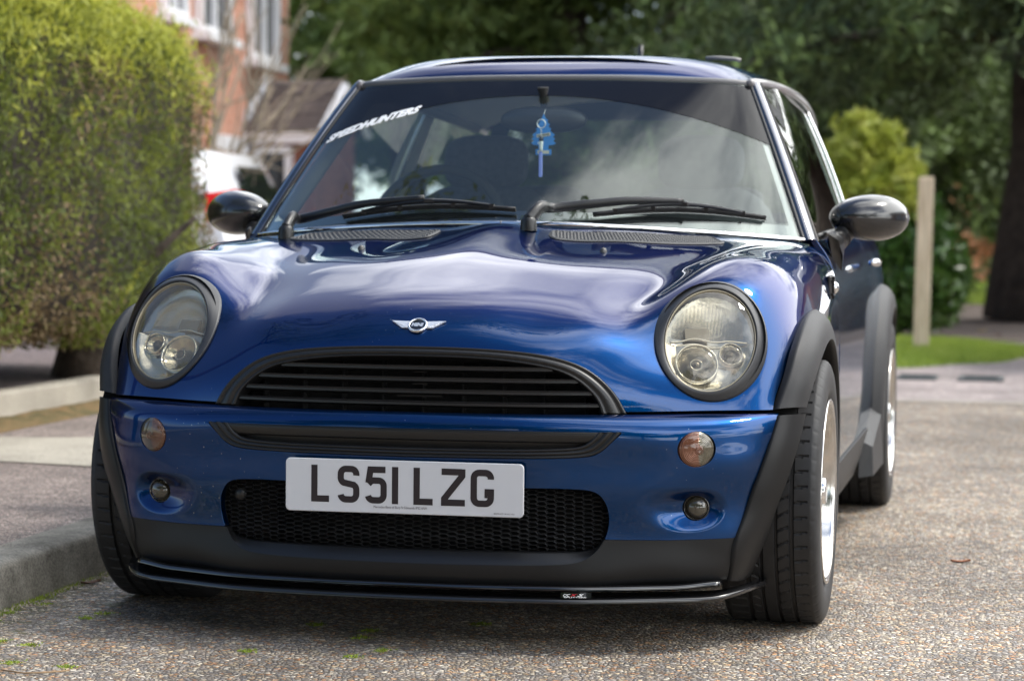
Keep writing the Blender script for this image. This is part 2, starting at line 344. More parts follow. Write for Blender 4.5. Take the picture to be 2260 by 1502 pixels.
BUMP=[
[(0,-.578,.506),(.16,-.572,.506),(.31,-.553,.506),(.43,-.520,.506),(.52,-.485,.506),(.62,-.437,.506),(.70,-.393,.505),(.76,-.34,.504),(.80,-.25,.50)],
[(0,-.592,.500),(.16,-.587,.500),(.31,-.568,.500),(.435,-.535,.500),(.525,-.501,.500),(.625,-.453,.500),(.707,-.402,.499),(.765,-.345,.498),(.804,-.25,.495)],
[(0,-.602,.485),(.16,-.598,.485),(.31,-.582,.485),(.445,-.550,.485),(.535,-.517,.484),(.635,-.468,.483),(.713,-.412,.482),(.768,-.348,.481),(.805,-.25,.478)],
[(0,-.605,.468),(.16,-.601,.468),(.31,-.586,.468),(.45,-.555,.467),(.54,-.523,.466),(.635,-.474,.465),(.713,-.416,.463),(.768,-.348,.462),(.804,-.25,.46)],
[(0,-.602,.43),(.16,-.598,.43),(.31,-.584,.43),(.45,-.553,.43),(.54,-.523,.43),(.633,-.477,.43),(.71,-.421,.43),(.763,-.352,.43),(.80,-.25,.43)],
[(0,-.600,.36),(.16,-.596,.36),(.31,-.582,.36),(.445,-.550,.36),(.535,-.52,.36),(.625,-.475,.36),(.70,-.422,.36),(.75,-.355,.36),(.785,-.25,.36)],
[(0,-.597,.30),(.16,-.593,.30),(.31,-.577,.30),(.435,-.545,.30),(.525,-.514,.30),(.612,-.470,.30),(.69,-.42,.30),(.735,-.355,.30),(.77,-.25,.30)],
[(0,-.593,.24),(.16,-.589,.24),(.31,-.573,.24),(.42,-.543,.24),(.515,-.508,.24),(.60,-.472,.24),(.681,-.427,.24),(.722,-.36,.24),(.75,-.25,.24)],
[(0,-.600,.19),(.16,-.596,.19),(.31,-.579,.19),(.42,-.550,.19),(.515,-.512,.195),(.60,-.474,.195),(.677,-.422,.195),(.712,-.36,.195),(.73,-.25,.195)],
[(0,-.592,.15),(.16,-.588,.15),(.31,-.571,.15),(.42,-.543,.15),(.51,-.505,.155),(.595,-.468,.155),(.667,-.414,.155),(.70,-.35,.155),(.715,-.25,.155)],
[(0,-.57,.135),(.16,-.566,.135),(.31,-.549,.135),(.41,-.521,.135),(.50,-.485,.14),(.58,-.45,.14),(.65,-.40,.14),(.68,-.34,.14),(.70,-.25,.14)],
]
# ------------------------------------------------------------------ the car body (x right as seen from ahead, y back, z up; metres)
CAR = empty('parked_car', (0, 0, 0), label='dark blue three-door hatchback with black arches parked beside the kerb', cat='car')
MX = np.array([-1, 1, 1])
HS, _, _ = fitgrid(HOOD, 430, 330)
xx, yy = HS[..., 0], HS[..., 1]
HS[..., 2] += .011*np.exp(-(xx/.085)**2)*sst(yy, -.30, .28)*(1-sst(yy, .30, .40)) - .004*np.exp(-((np.abs(xx)-.22)/.07)**2)*sst(yy, -.2, .2)*(1-sst(yy, .25, .36))
# shallow shelf for the two vents
HN = gnormals(HS)
BS, _, _ = fitgrid(BUMP, 430, 200); BS = BS[::-1].copy()
# fog lamp recesses, pressed into the bumper skin
FOG = catmull([(.50, .349), (.60, .352), (.645, .343), (.665, .318), (.660, .29), (.637, .268), (.598, .258), (.545, .262), (.49, .285), (.468, .318)], 6, True)
bp = BS.reshape(-1, 3); d = sdpoly(np.stack([np.abs(bp[:, 0]), bp[:, 2]], 1), FOG)
bn = gnormals(BS).reshape(-1, 3)
deep = sst(np.abs(bp[:, 0]), .47, .62)*.026
BS = (bp-bn*(sst(d, -.003, .040)*deep)[:, None]).reshape(BS.shape)
BN = gnormals(BS)
def at_hood(x, y):
    P = HS.reshape(-1, 3); Q = HN.reshape(-1, 3); x = np.atleast_1d(x); y = np.atleast_1d(y); o = []; on_ = []
    for a, b in zip(x, y):
        i = np.argmin((P[:, 0]-a)**2+(P[:, 1]-b)**2+(P[:, 2] < .6)*1.0); n = Q[i]; p = P[i]
        o.append((a, b, p[2]-(n[0]*(a-p[0])+n[1]*(b-p[1]))/n[2])); on_.append(n)
    return np.array(o), np.array(on_)
def at_front(S, Nn, x, z):
    P = S.reshape(-1, 3); Q = Nn.reshape(-1, 3); x = np.atleast_1d(x); z = np.atleast_1d(z); o = []; on_ = []
    for a, b in zip(x, z):
        i = np.argmin((P[:, 0]-a)**2+(P[:, 2]-b)**2+(P[:, 1] > .1)*1.0); n = Q[i]; p = P[i]
        o.append((a, p[1]-(n[0]*(a-p[0])+n[2]*(b-p[2]))/n[1], b)); on_.append(n)
    return np.array(o), np.array(on_)

# headlight frame
HC = np.array([.6172, -.3429, .6628]); hyaw, htilt, hrot = .286, .525, -.284
he1 = np.array([math.cos(hyaw), math.sin(hyaw), 0]); he2 = np.array([-math.sin(hyaw)*math.sin(htilt), math.cos(hyaw)*math.sin(htilt), math.cos(htilt)])
hn = np.cross(he1, he2)
hu = he1*math.cos(hrot)+he2*math.sin(hrot); hv = -he1*math.sin(hrot)+he2*math.cos(hrot)
RA, RB, LA, LB = .1245, .153, .0983, .1269
LOFF = np.array([.6153, -.356, .6591])-HC
def hlocal(P): q = (P*np.array([1, 1, 1]))-HC; return q@hu, q@hv, q@hn
GR_OUT = catmull([(.459, .506), (.437, .544), (.405, .578), (.366, .604), (.320, .621), (.263, .632), (.186, .639), (.089, .643), (0, .644)], 6)
GR_OUT = np.concatenate([GR_OUT, GR_OUT[::-1][1:]*np.array([-1, 1]), [(-.47, .47), (.47, .47)]])
hp = HS.reshape(-1, 3); ap = hp*np.array([1, 1, 1]); apx = hp.copy(); apx[:, 0] = np.abs(apx[:, 0])
lu, lv, ln = hlocal(apx)
f_head = np.where((np.abs(ln) < .12) & (lu**2+lv**2 < .09), (np.hypot(lu/(RA-.0005), lv/(RB-.0005))-1)*.12, 1)
f_grille = -sdpoly(hp[:, [0, 2]], GR_OUT)
f_grille = np.where(hp[:, 1] < -.35, f_grille, 1)
f_arch = np.where(apx[:, 0] > .66, np.hypot(hp[:, 1], hp[:, 2]-.30)-.402, 1)
TRIM = np.array([(0, .338, .906), (.2, .352, .903), (.4, .41, .894), (.58, .505, .882), (.68, .585, .874), (.722, .63, .870), (.76, .68, .86), (.83, .74, .85)])
ty = np.interp(apx[:, 0], TRIM[:, 0], TRIM[:, 1]); f_rear = ty-hp[:, 1]+.004
# shut line down the flank: bonnet ends here, scuttle panel follows, then the door
sy = .585+(.87-hp[:, 2])*-.35
flank = apx[:, 0] > .70
f_bon = np.where(flank, sy-.0025-hp[:, 1], 1)
f_scut = np.where(flank, np.minimum(hp[:, 1]-(sy+.0025), .655-.0025-hp[:, 1]), -1)
F0 = grid_faces(*HS.shape[:2])
V, Nn, F = clip(hp, HN.reshape(-1, 3), F0, np.minimum.reduce([f_head, f_grille, f_arch, f_rear, f_bon]))
V, Nn, F = skirt(V, Nn, F, .016); BON = mk('bonnet', V, F, PAINT, CAR, Nn)
f_sc2 = np.minimum.reduce([f_arch, f_scut, f_rear+.03])
for s in (1, -1):
    V, Nn, F = clip(hp, HN.reshape(-1, 3), F0, np.minimum(f_sc2, s*hp[:, 0]))
    V, Nn, F = skirt(V, Nn, F, .01); mk('scuttle_panel', V, F, PAINT, CAR, Nn)
# dark structure under the skin
V, Nn, F = clip(hp-HN.reshape(-1, 3)*.018, HN.reshape(-1, 3), F0, np.minimum.reduce([f_head, f_grille, f_arch-.01, f_rear+.08]))
mk('inner_structure', V, F, DARK, CAR, Nn)

# bumper: painted skin and black valance
bp = BS.reshape(-1, 3); bx = np.abs(bp[:, 0]); bz = bp[:, 2]; BF = grid_faces(*BS.shape[:2])
BL = np.array([(.10, .655), (.15, .667), (.195, .676), (.241, .684), (.30, .703), (.36, .722), (.43, .745), (.498, .762), (.52, .768)])
f_side = np.interp(bz, BL[:, 0], BL[:, 1])-bx
LG = np.array(catmull([(.4585, .471), (.436, .449), (.411, .427), (.375, .417), (.278, .4135), (.15, .412), (0, .411)], 6))
LG = np.concatenate([[(0, .4735), (.15, .4735), (.30, .473), (.44, .4725)], LG]); LG = np.concatenate([LG, LG[::-1][1:-1]*np.array([-1, 1])])
INT = catmull([(0, .353), (.26, .353), (.35, .352), (.401, .346), (.424, .322), (.431, .288), (.425, .252), (.405, .218), (.37, .196), (.30, .1885), (.15, .186), (0, .185)], 6)
INT = np.concatenate([INT, INT[::-1][1:-1]*np.array([-1, 1])])
def circ(c, r, ry=None, n=40):
    a = np.linspace(0, 2*np.pi, n, endpoint=False); return np.stack([c[0]+r*np.cos(a), c[1]+(ry or r)*np.sin(a)], 1)
b2 = np.stack([bp[:, 0], bz], 1); ab2 = np.stack([bx, bz], 1)
f_lg = -sdpoly(b2, LG); f_int = -sdpoly(b2, INT)
TC = (.607, .4345); f_turn = np.hypot((bx-TC[0])/.0385, (bz-TC[1])/.0385)-1; f_turn *= .038
FC = (.602, .307); f_fog = (np.hypot((bx-FC[0])/.0275, (bz-FC[1])/.0275)-1)*.027
zsplit = np.interp(bx, [0, .40, .42, .55, .684, .76], [.243, .243, .243, .240, .2415, .25])
V, Nn, F = clip(bp, BN.reshape(-1, 3), BF, np.minimum.reduce([f_side, f_lg, f_int, f_turn, f_fog, bz-zsplit-.001]))
V, Nn, F = skirt(V, Nn, F, .014); BUM = mk('front_bumper', V, F, PAINT, CAR, Nn)
V, Nn, F = clip(bp-BN.reshape(-1, 3)*.0015, BN.reshape(-1, 3), BF, np.minimum.reduce([f_side, f_int, zsplit-.001-bz]))
V, Nn, F = skirt(V, Nn, F, .03, .004); VAL = mk('valance', V, F, VALM, CAR, Nn)
V, Nn, F = clip(bp-BN.reshape(-1, 3)*.02, BN.reshape(-1, 3), BF, np.minimum.reduce([f_side-.004, f_int, f_fog, f_lg]))
mk('inner_structure', V, F, DARK, CAR, Nn)
# dark chamber behind grille and intake
mb = MB(); mb.box((0, -.36, .36), (1.1, .10, .46)); mb.box((0, -.1, .50), (1.3, .5, .2)); mb.obj('radiator_chamber', DARK, CAR, smooth=False)

# wheel arch cladding
def flare(I, O, name, bulge=.012, ctr=(0, .30), lip=.05, mirror=(1, -1), mt=None):
    I = catmull(I, 8); O = catmull(O, 8); k = len(I); T = np.gradient((I+O)/2, axis=0); T /= np.linalg.norm(T, axis=1)[:, None]
    X = O-I; n = np.cross(T, X); n /= np.linalg.norm(n, axis=1)[:, None]; n *= np.sign(n[:, :1]+1e-9)
    c = np.array([0, ctr[0], ctr[1]]); rad = (O-c)*np.array([0, 1, 1]); rad /= np.linalg.norm(rad, axis=1)[:, None]
    Xn = X/np.linalg.norm(X, axis=1)[:, None]
    cols = [I-n*.012-Xn*.001, I+n*.001-Xn*.0005, I+n*.0065+Xn*.0015, I+n*.008+Xn*.005]
    for s in (.2, .4, .6, .8): cols.append(I*(1-s)+O*s+n*(.008*(1-s)+bulge*4*s*(1-s)))
    cols += [O+n*.0035-Xn*.004, O+n*.002, O-n*.003-np.array([.001, 0, 0])+Xn*.0005, O-np.array([.012, 0, 0])-rad*.001, O-np.array([lip, 0, 0])+rad*.002]
    G = np.stack(cols, 1)       # k, m, 3
    o = []
    for s in mirror:
        H = G*np.array([s, 1, 1]); V, F = H.reshape(-1, 3), grid_faces(k, G.shape[1])
        N_ = gnormals(H); t = (G.shape[1]//2); 
        if N_[k//2, 6, 0]*s < 0: F = [f[::-1] for f in F]
        e0 = [i for i in range(G.shape[1])]; F = F+[tuple(e0)]+[tuple((k-1)*G.shape[1]+i for i in e0[::-1])]
        o.append(mk(name, V, F, mt or PLASTIC, CAR, ang=50))
    return o
UI = [(.757, -.337, .5125), (.777, -.297, .58), (.789, -.238, .645), (.797, -.125, .697), (.801, 0, .715), (.805, .12, .703), (.808, .24, .648), (.811, .33, .57), (.813, .39, .46), (.813, .41, .34), (.812, .41, .20)]
UO = [(.816, -.272, .5125), (.827, -.235, .558), (.837, -.165, .608), (.843, -.08, .640), (.846, 0, .650), (.847, .09, .638), (.847, .18, .598), (.846, .26, .53), (.844, .32, .44), (.841, .345, .34), (.836, .345, .20)]
flare(UI, UO, 'wheel_arch_cladding')
zl = np.array([.4995, .43, .36, .30, .241, .195, .15]); xl = np.interp(zl, BL[:, 0], BL[:, 1]); LI, _ = at_front(BS, BN, xl-.001, zl)
LO = [(.8155, -.273, .4995), (.803, -.312, .43), (.783, -.338, .36), (.762, -.345, .30), (.742, -.342, .24), (.722, -.33, .19), (.702, -.308, .145)]
flare(LI, LO, 'bumper_arch_cladding', .008, mt=VALM)
def arc(xc, yc, zc, r, a0, a1, n, flat=None):
    o = []
    for a in np.linspace(R(a0), R(a1), n):
        z = zc+r*math.sin(a); y = yc+r*math.cos(a); o.append((xc, y, max(z, .19)))
    return o
RI = [(.812, 2.03, .22), (.812, 2.03, .34), (.812, 2.07, .47), (.812, 2.15, .59), (.811, 2.28, .685), (.81, 2.467, .722), (.808, 2.65, .685), (.80, 2.78, .60), (.78, 2.86, .48), (.77, 2.88, .3)]
RO = [(.846, 2.10, .22), (.850, 2.115, .34), (.855, 2.145, .44), (.858, 2.22, .54), (.86, 2.34, .62), (.86, 2.467, .648), (.858, 2.60, .62), (.852, 2.70, .55), (.845, 2.79, .44), (.84, 2.81, .3)]
flare(RI, RO, 'wheel_arch_cladding', .016, (2.467, .30))
# wheel wells
for s in (1, -1):
    for yc in (0, 2.467):
        a = np.linspace(R(-28), R(150 if yc < 1 else 200), 40); rows = [[(s*x, yc+.36*math.cos(t), .30+.36*math.sin(t)) for t in a] for x in (.56, .80)]
        V, F = loft(rows); n0 = len(a); mk('wheel_well', np.array(V), F+[tuple(range(n0))], DARK, CAR, smooth=False)

# ------------------------------------------------------------------ flank, doors, rear
def side_x(z): return np.interp(z, [.16, .22, .30, .42, .60, .745, .80, .836, .868, .885], [.77, .80, .812, .818, .819, .811, .800, .784, .760, .742])
zs = np.concatenate([np.linspace(.17, .80, 30), np.linspace(.81, .885, 14)]); ys = np.linspace(.655, 2.98, 150)
zsm = np.convolve(np.pad(side_x(np.linspace(.17, .885, 200)), 8, 'edge'), np.ones(17)/17, 'valid')
G = np.zeros((len(zs), len(ys), 3))
for i, z in enumerate(zs):
    xz = np.interp(z, np.linspace(.17, .885, 200), zsm)
    belt = sst(z, .80, .885)
    G[i, :, 0] = xz-.006*sst(ys, 2.2, 2.9)-.15*sst(ys, 2.62, 3.12)**1.6 + .010*np.exp(-((z-.62)/.10)**2)*np.exp(-((ys-2.45)/.35)**2)
    G[i, :, 1] = ys; G[i, :, 2] = z+.035*sst(ys, .6, 3.0)*sst(z, .6, .885)
SN = gnormals(G); SF = grid_faces(len(zs), len(ys)); gp = G.reshape(-1, 3)
f_ra = np.where(True, np.hypot(gp[:, 1]-2.467, gp[:, 2]-.30)-.405, 1)
f_fa = np.hypot(gp[:, 1], gp[:, 2]-.30)-.40
yd = 1.93-.0*gp[:, 2]
for s in (1, -1):
    sg = gp*np.array([s, 1, 1]); sn = SN.reshape(-1, 3)*np.array([s, 1, 1]); FF = SF if s > 0 else [f[::-1] for f in SF]
    V, Nn, F = clip(sg, sn, FF, np.minimum.reduce([f_fa, gp[:, 2]-.30, yd-.003-gp[:, 1], gp[:, 1]-.6575])); V, Nn, F = skirt(V, Nn, F, .012); dr = mk('door', V, F, PAINT, CAR, Nn)
    mb = MB(); hx = .826
    mb.tube([(s*hx, 1.70, .803), (s*(hx+.014), 1.715, .803), (s*(hx+.016), 1.78, .803), (s*(hx+.014), 1.845, .803), (s*hx, 1.86, .803)], [.008, .012, .0125, .012, .008], 12)
    mb.obj('handle', CHROME, dr)
    V, Nn, F = clip(sg, sn, FF, np.minimum.reduce([f_ra, gp[:, 2]-.30, gp[:, 1]-yd-.003])); V, Nn, F = skirt(V, Nn, F, .012); mk('rear_quarter_panel', V, F, PAINT, CAR, Nn)
    V, Nn, F = clip(sg+sn*.006, sn, FF, np.minimum.reduce([f_ra, f_fa, 297e-3-gp[:, 2], gp[:, 1]-.6, 2.3-gp[:, 1]])); V, Nn, F = skirt(V, Nn, F, .02); mk('side_sill', V, F, PLASTIC, CAR, Nn)
    mb = MB(); mb.box((s*.805, .515, .24), (.03, .3, .13), bev=.01); mb.obj('sill_end', PLASTIC, CAR, ang=40)
    mb = MB(); V, F = loft([[(s*.80, 1.72, .16), (s*.842, 1.74, .165), (s*.838, 1.76, .25), (s*.80, 1.74, .27)], [(s*.80, 2.09, .16), (s*.852, 2.095, .17), (s*.846, 2.11, .34), (s*.80, 2.09, .38)]], True)
    mb.add(V, F+[(0, 1, 2, 3), (7, 6, 5, 4)]); mb.obj('sill_end', PLASTIC, CAR, ang=40)
    # side indicator in its dark surround
    q = np.array([s*.806, .47, .757]); mb = MB(); mb.box(q, (.012, .075, .062), bev=.004); o = mb.obj('side_indicator', SATIN, CAR, ang=40)
    mb = MB()
    for kx in (-.018, .018): mb.box(q+np.array([s*.008, 0, kx*.9]), (.008, .07, .006))
    mb.box(q+np.array([s*.008, -.012, 0]), (.008, .005, .055)); mb.obj('grille_bar', SATIN, o, smooth=False)
    V, F = lathe([(-.004, .017), (.006, .016), (.013, .010), (.016, .0)], 20); mk('lens', V*np.array([s, 1, 1])+q+np.array([s*.006, .012, 0]), F, CHROME, o)
# lower front wing between the arch and the door
yy2 = np.linspace(.30, .652, 40); zz2 = np.linspace(.30, .655, 36); LG_ = np.zeros((36, 40, 3))
for i, z in enumerate(zz2): LG_[i] = np.stack([np.full(40, np.interp(z, np.linspace(.17, .885, 200), zsm)-.001), yy2, np.full(40, z)], 1)
LN_ = gnormals(LG_).reshape(-1, 3); lp = LG_.reshape(-1, 3); f_l = np.minimum.reduce([np.hypot(lp[:, 1], lp[:, 2]-.30)-.40, lp[:, 2]-.30, .6515-lp[:, 1]])
for s in (1, -1):
    V, Nn, F = clip(lp*np.array([s, 1, 1]), LN_*np.array([s, 1, 1]), grid_faces(36, 40) if s > 0 else [f[::-1] for f in grid_faces(36, 40)], f_l); V, Nn, F = skirt(V, Nn, F, .01); mk('lower_wing', V, F, PAINT, CAR, Nn)
# closing panels: floor, tail
mb = MB(); mb.box((0, 1.45, .22), (1.30, 3.4, .06)); mb.obj('floor_pan', DARK, CAR, smooth=False)
rows = []
for z, dy, xw in ((.2, .0, .66), (.45, .04, .70), (.6, .05, .705), (.75, .02, .70), (.92, -.06, .66), (.955, -.075, .65), (1.1, -.16, .60), (1.25, -.25, .53), (1.27, -.26, .52), (1.33, -.36, .48)):
    rows.append([(x, 2.98+dy-.10*(abs(x)/xw)**4+(0 if z > .9 else 0), z) for x in np.linspace(-xw, xw, 21)])
V, F = loft(rows); FB = [f[::-1] for f in F]; isg = [1 if all(.95 < V[i][2] < 1.28 and abs(V[i][0]) < .56 for i in f) else 0 for f in FB]
TG = mk('tailgate', V, [f for f, g_ in zip(FB, isg) if not g_], PAINT, CAR); gf = [f for f, g_ in zip(FB, isg) if g_]; us = sorted({i for f in gf for i in f}); um = {o: i for i, o in enumerate(us)}
mk('back_glass', np.array(V)[us], [tuple(um[i] for i in f) for f in gf], glass_mat('rear_glass', (.6, .68, .64), 1.6, 0), TG)

# ------------------------------------------------------------------ greenhouse
WB = np.array([(0, .338, .906), (.2, .352, .903), (.4, .41, .894), (.58, .505, .882), (.68, .585, .874), (.722, .63, .870)])
WH = np.array([(0, .868, 1.303), (.15, .876, 1.303), (.30, .898, 1.301), (.42, .93, 1.298), (.50, .96, 1.295), (.538, .985, 1.293)])
def symc(A, nu):
    A = np.array(A); Q = np.concatenate([A[:0:-1]*MX, A]); t = np.concatenate([[0], np.cumsum(np.linalg.norm(np.diff(Q, axis=0), axis=1))]); t /= t[-1]
    return smat(t, np.linspace(0, 1, nu), len(t)+3, 1e-4)@Q
def wscreen(nu=160, nv=80, off=0):
    b = symc(WB, nu); h = symc(WH, nu); s = np.linspace(0, 1, nv)[:, None, None]; P = b[None]*(1-s)+h[None]*s
    P = P+np.array([0, -.6, .8])*(.05*s*(1-s)); return P+gnormals(P)*off if off else P
WS = wscreen(); WN = gnormals(WS)
WGLASS = glass_mat('windscreen_glass', (.90, .97, .94), 1.62, 0.0, film=.016, film_col=(.40, .48, .46), gl=(.95, 1, .98))
V, F = WS.reshape(-1, 3), grid_faces(*WS.shape[:2]); SCR = mk('windscreen', V, F, WGLASS, CAR, WN.reshape(-1, 3))
def at_ws(x, z, off=0):
    P = WS.reshape(-1, 3); Q = WN.reshape(-1, 3); x = np.atleast_1d(x); z = np.atleast_1d(z); o = []
    for a, b in zip(x, z):
        i = np.argmin((P[:, 0]-a)**2+(P[:, 2]-b)**2); n = Q[i]; p = P[i]; o.append(np.array((a, p[1]-(n[0]*(a-p[0])+n[2]*(b-p[2]))/n[1], b))+n*off)
    return np.array(o)
# frit border, sun strip
wv = WS.reshape(-1, 3); tt = np.repeat(np.linspace(0, 1, WS.shape[0]), WS.shape[1]); uu = np.tile(np.linspace(-1, 1, WS.shape[1]), WS.shape[0])
f_fr = -np.minimum.reduce([(tt-(.085-.0*uu**2))*.5, (1-np.abs(uu)-.035)*.6, (.975-tt)*.5])
W2 = wscreen(off=-.003); V, Nn, F = clip(W2.reshape(-1, 3), WN.reshape(-1, 3), grid_faces(*WS.shape[:2]), f_fr); mk('black_border', V, F, GLOSSBLK, SCR, Nn)
STRIPM = glass_mat('sun_strip_film', (.05, .05, .06), 1.28, .02, film=.3, film_col=(.012, .011, .014))
f_st = wv[:, 2]-(1.249-.34*wv[:, 0]**2); W2 = wscreen(off=.0010)
V, Nn, F = clip(W2.reshape(-1, 3), WN.reshape(-1, 3), grid_faces(*WS.shape[:2]), np.minimum(f_st, .972-tt)); mk('sun_strip', V, F, STRIPM, SCR, Nn)
# sticker lettering curving along the strip's edge
V, F = font_mesh('SPEEDHUNTERS', 1, .45, .066, space=1.03); V = V[:, :2]; Ls = V[:, 0].max(); hts = V[:, 1].max()
px_ = -.590+V[:, 0]/Ls*.272; zb = 1.249-.34*px_**2; hgt = .0185
P = at_ws(px_, zb-.009+V[:, 1]/hts*hgt, .0022); mk('sticker_lettering', P, F, LETWHITE, SCR, smooth=False)
# chrome strip at the base
c = symc(np.array(TRIM[:6])+0, 120); n_ = np.array([0, -.35, .94]); mb = MB()
prof = [(-.010, .001), (-.009, .004), (-.003, .0065), (.003, .0065), (.009, .003), (.010, .0)]
rows = []
T = np.gradient(c, axis=0); T /= np.linalg.norm(T, axis=1)[:, None]; S_ = np.cross(n_, T); S_ /= np.linalg.norm(S_, axis=1)[:, None]
U_ = np.cross(T, S_)
for a, b in prof: rows.append(c+S_*a*.8+U_*(b+.003))
V, F = loft(rows); mk('chrome_strip', V, [f[::-1] for f in F], CHROME, SCR)
mb = MB(); mb.box(at_ws(0, .91)[0]+np.array([0, -.004, .003]), (.0015, .024, .008)); mb.obj('strip_joint', SEAL, SCR, smooth=False)

# roof
RE = np.array([(.545, .985, 1.297), (.566, 1.12, 1.303), (.585, 1.35, 1.306), (.596, 1.7, 1.302), (.592, 2.1, 1.285), (.575, 2.5, 1.262), (.55, 2.72, 1.245)])
RC = np.array([(0, .873, 1.310), (0, .895, 1.3245), (0, .93, 1.3405), (0, .98, 1.357), (0, 1.03, 1.3700), (0, 1.065, 1.3755), (0, 1.11, 1.3785), (0, 1.3, 1.3865), (0, 1.5, 1.390), (0, 1.8, 1.388), (0, 2.3, 1.37), (0, 2.74, 1.33)])
nr = 90; re_ = catmull(RE, 16); rc_ = catmull(RC, 14)
def resamp(A, n, pw=1.0):
    t = np.concatenate([[0], np.cumsum(np.linalg.norm(np.diff(A, axis=0), axis=1))]); t /= t[-1]; s = np.linspace(0, 1, n)**pw
    return np.stack([np.interp(s, t, A[:, i]) for i in range(3)], 1)
re_ = resamp(re_, nr, 1.5); rc_ = resamp(rc_, nr, 1.5); ul = np.linspace(-1, 1, 101); rows = []
fr = symc(np.concatenate([WH[:5]+np.array([0, .004, .006]), [(.545, .985, 1.297)]]), 101)
for i in range(nr):
    e, c0 = re_[i], rc_[i]; au = np.abs(ul)
    x = ul*e[0]; r_z = au**4.6; z = c0[2]*(1-r_z)+e[2]*r_z
    y = c0[1]+(e[1]-c0[1])*(au**2.4); rows.append(np.stack([x, y, z], 1))
RS = np.array(rows); k0 = 9
for i in range(k0):      # blend the first rows onto the header line
    s = i/k0; RS[i, :, :] = RS[i]*(s**.8)+fr*(1-s**.8) if i else fr
RS[:, :, 2] = np.apply_along_axis(lambda v: np.convolve(np.pad(v, 1, 'edge'), [.25, .5, .25], 'valid'), 0, RS[:, :, 2]) if True else 0
RS[0] = fr
RN = gnormals(RS); V, Nn, F = RS.reshape(-1, 3), RN.reshape(-1, 3), grid_faces(*RS.shape[:2]); V, Nn, F = skirt(V, Nn, F, .02, .003); ROOF = mk('roof', V, F, PAINT, CAR, Nn)
# header seal strip between glass and roof
hs_ = symc(WH, 101); rows = [hs_+np.array([0, -.008, -.010]), hs_+np.array([0, -.011, -.003]), hs_+np.array([0, -.008, .004]), hs_+np.array([0, .002, .0075]), hs_+np.array([0, .012, .004])]
V, F = loft(rows); mk('header_strip', V, F, mat('header_strip_grey', (.10, .10, .105), .4), CAR)
# sunroof glass, tilted deflector, aerial
V = []; 
def at_roof(x, y):
    P = RS.reshape(-1, 3); i = np.argmin((P[:, 0]-x)**2+(P[:, 1]-y)**2); n = RN.reshape(-1, 3)[i]; p = P[i]; return p[2]-(n[0]*(x-p[0])+n[1]*(y-p[1]))/n[2]
rows = [[(x, y+.02*(x/.4)**2, at_roof(x, y)+.001+.007*sst(y, 1.4, 1.8)) for x in np.linspace(-.38, .38, 29)] for y in np.linspace(1.50, 2.05, 22)]
V, F = loft(rows); Nn = gnormals(np.array(rows)).reshape(-1, 3); V, Nn, F = skirt(V, Nn, F, .012); mk('sunroof', V, F, GLOSSBLK, CAR, Nn)
mb = MB(); mb.tube([(.36, 1.46, at_roof(.36, 1.46)+.012), (.40, 1.45, at_roof(.40, 1.45)+.018), (.445, 1.45, at_roof(.44, 1.45)+.022), (.462, 1.45, at_roof(.44, 1.45)+.018)], .006, 8); mb.obj('roof_rail_end', mat('dull_grey', (.25, .24, .23), .5), CAR)
mb = MB(); ya = 2.5; mb.tube([(0, ya, 1.355), (0, ya, 1.40), (0, ya+.01, 1.47), (0, ya+.015, 1.512)], [.02, .014, .009, .009], 12); mb.obj('aerial', SATIN, CAR)
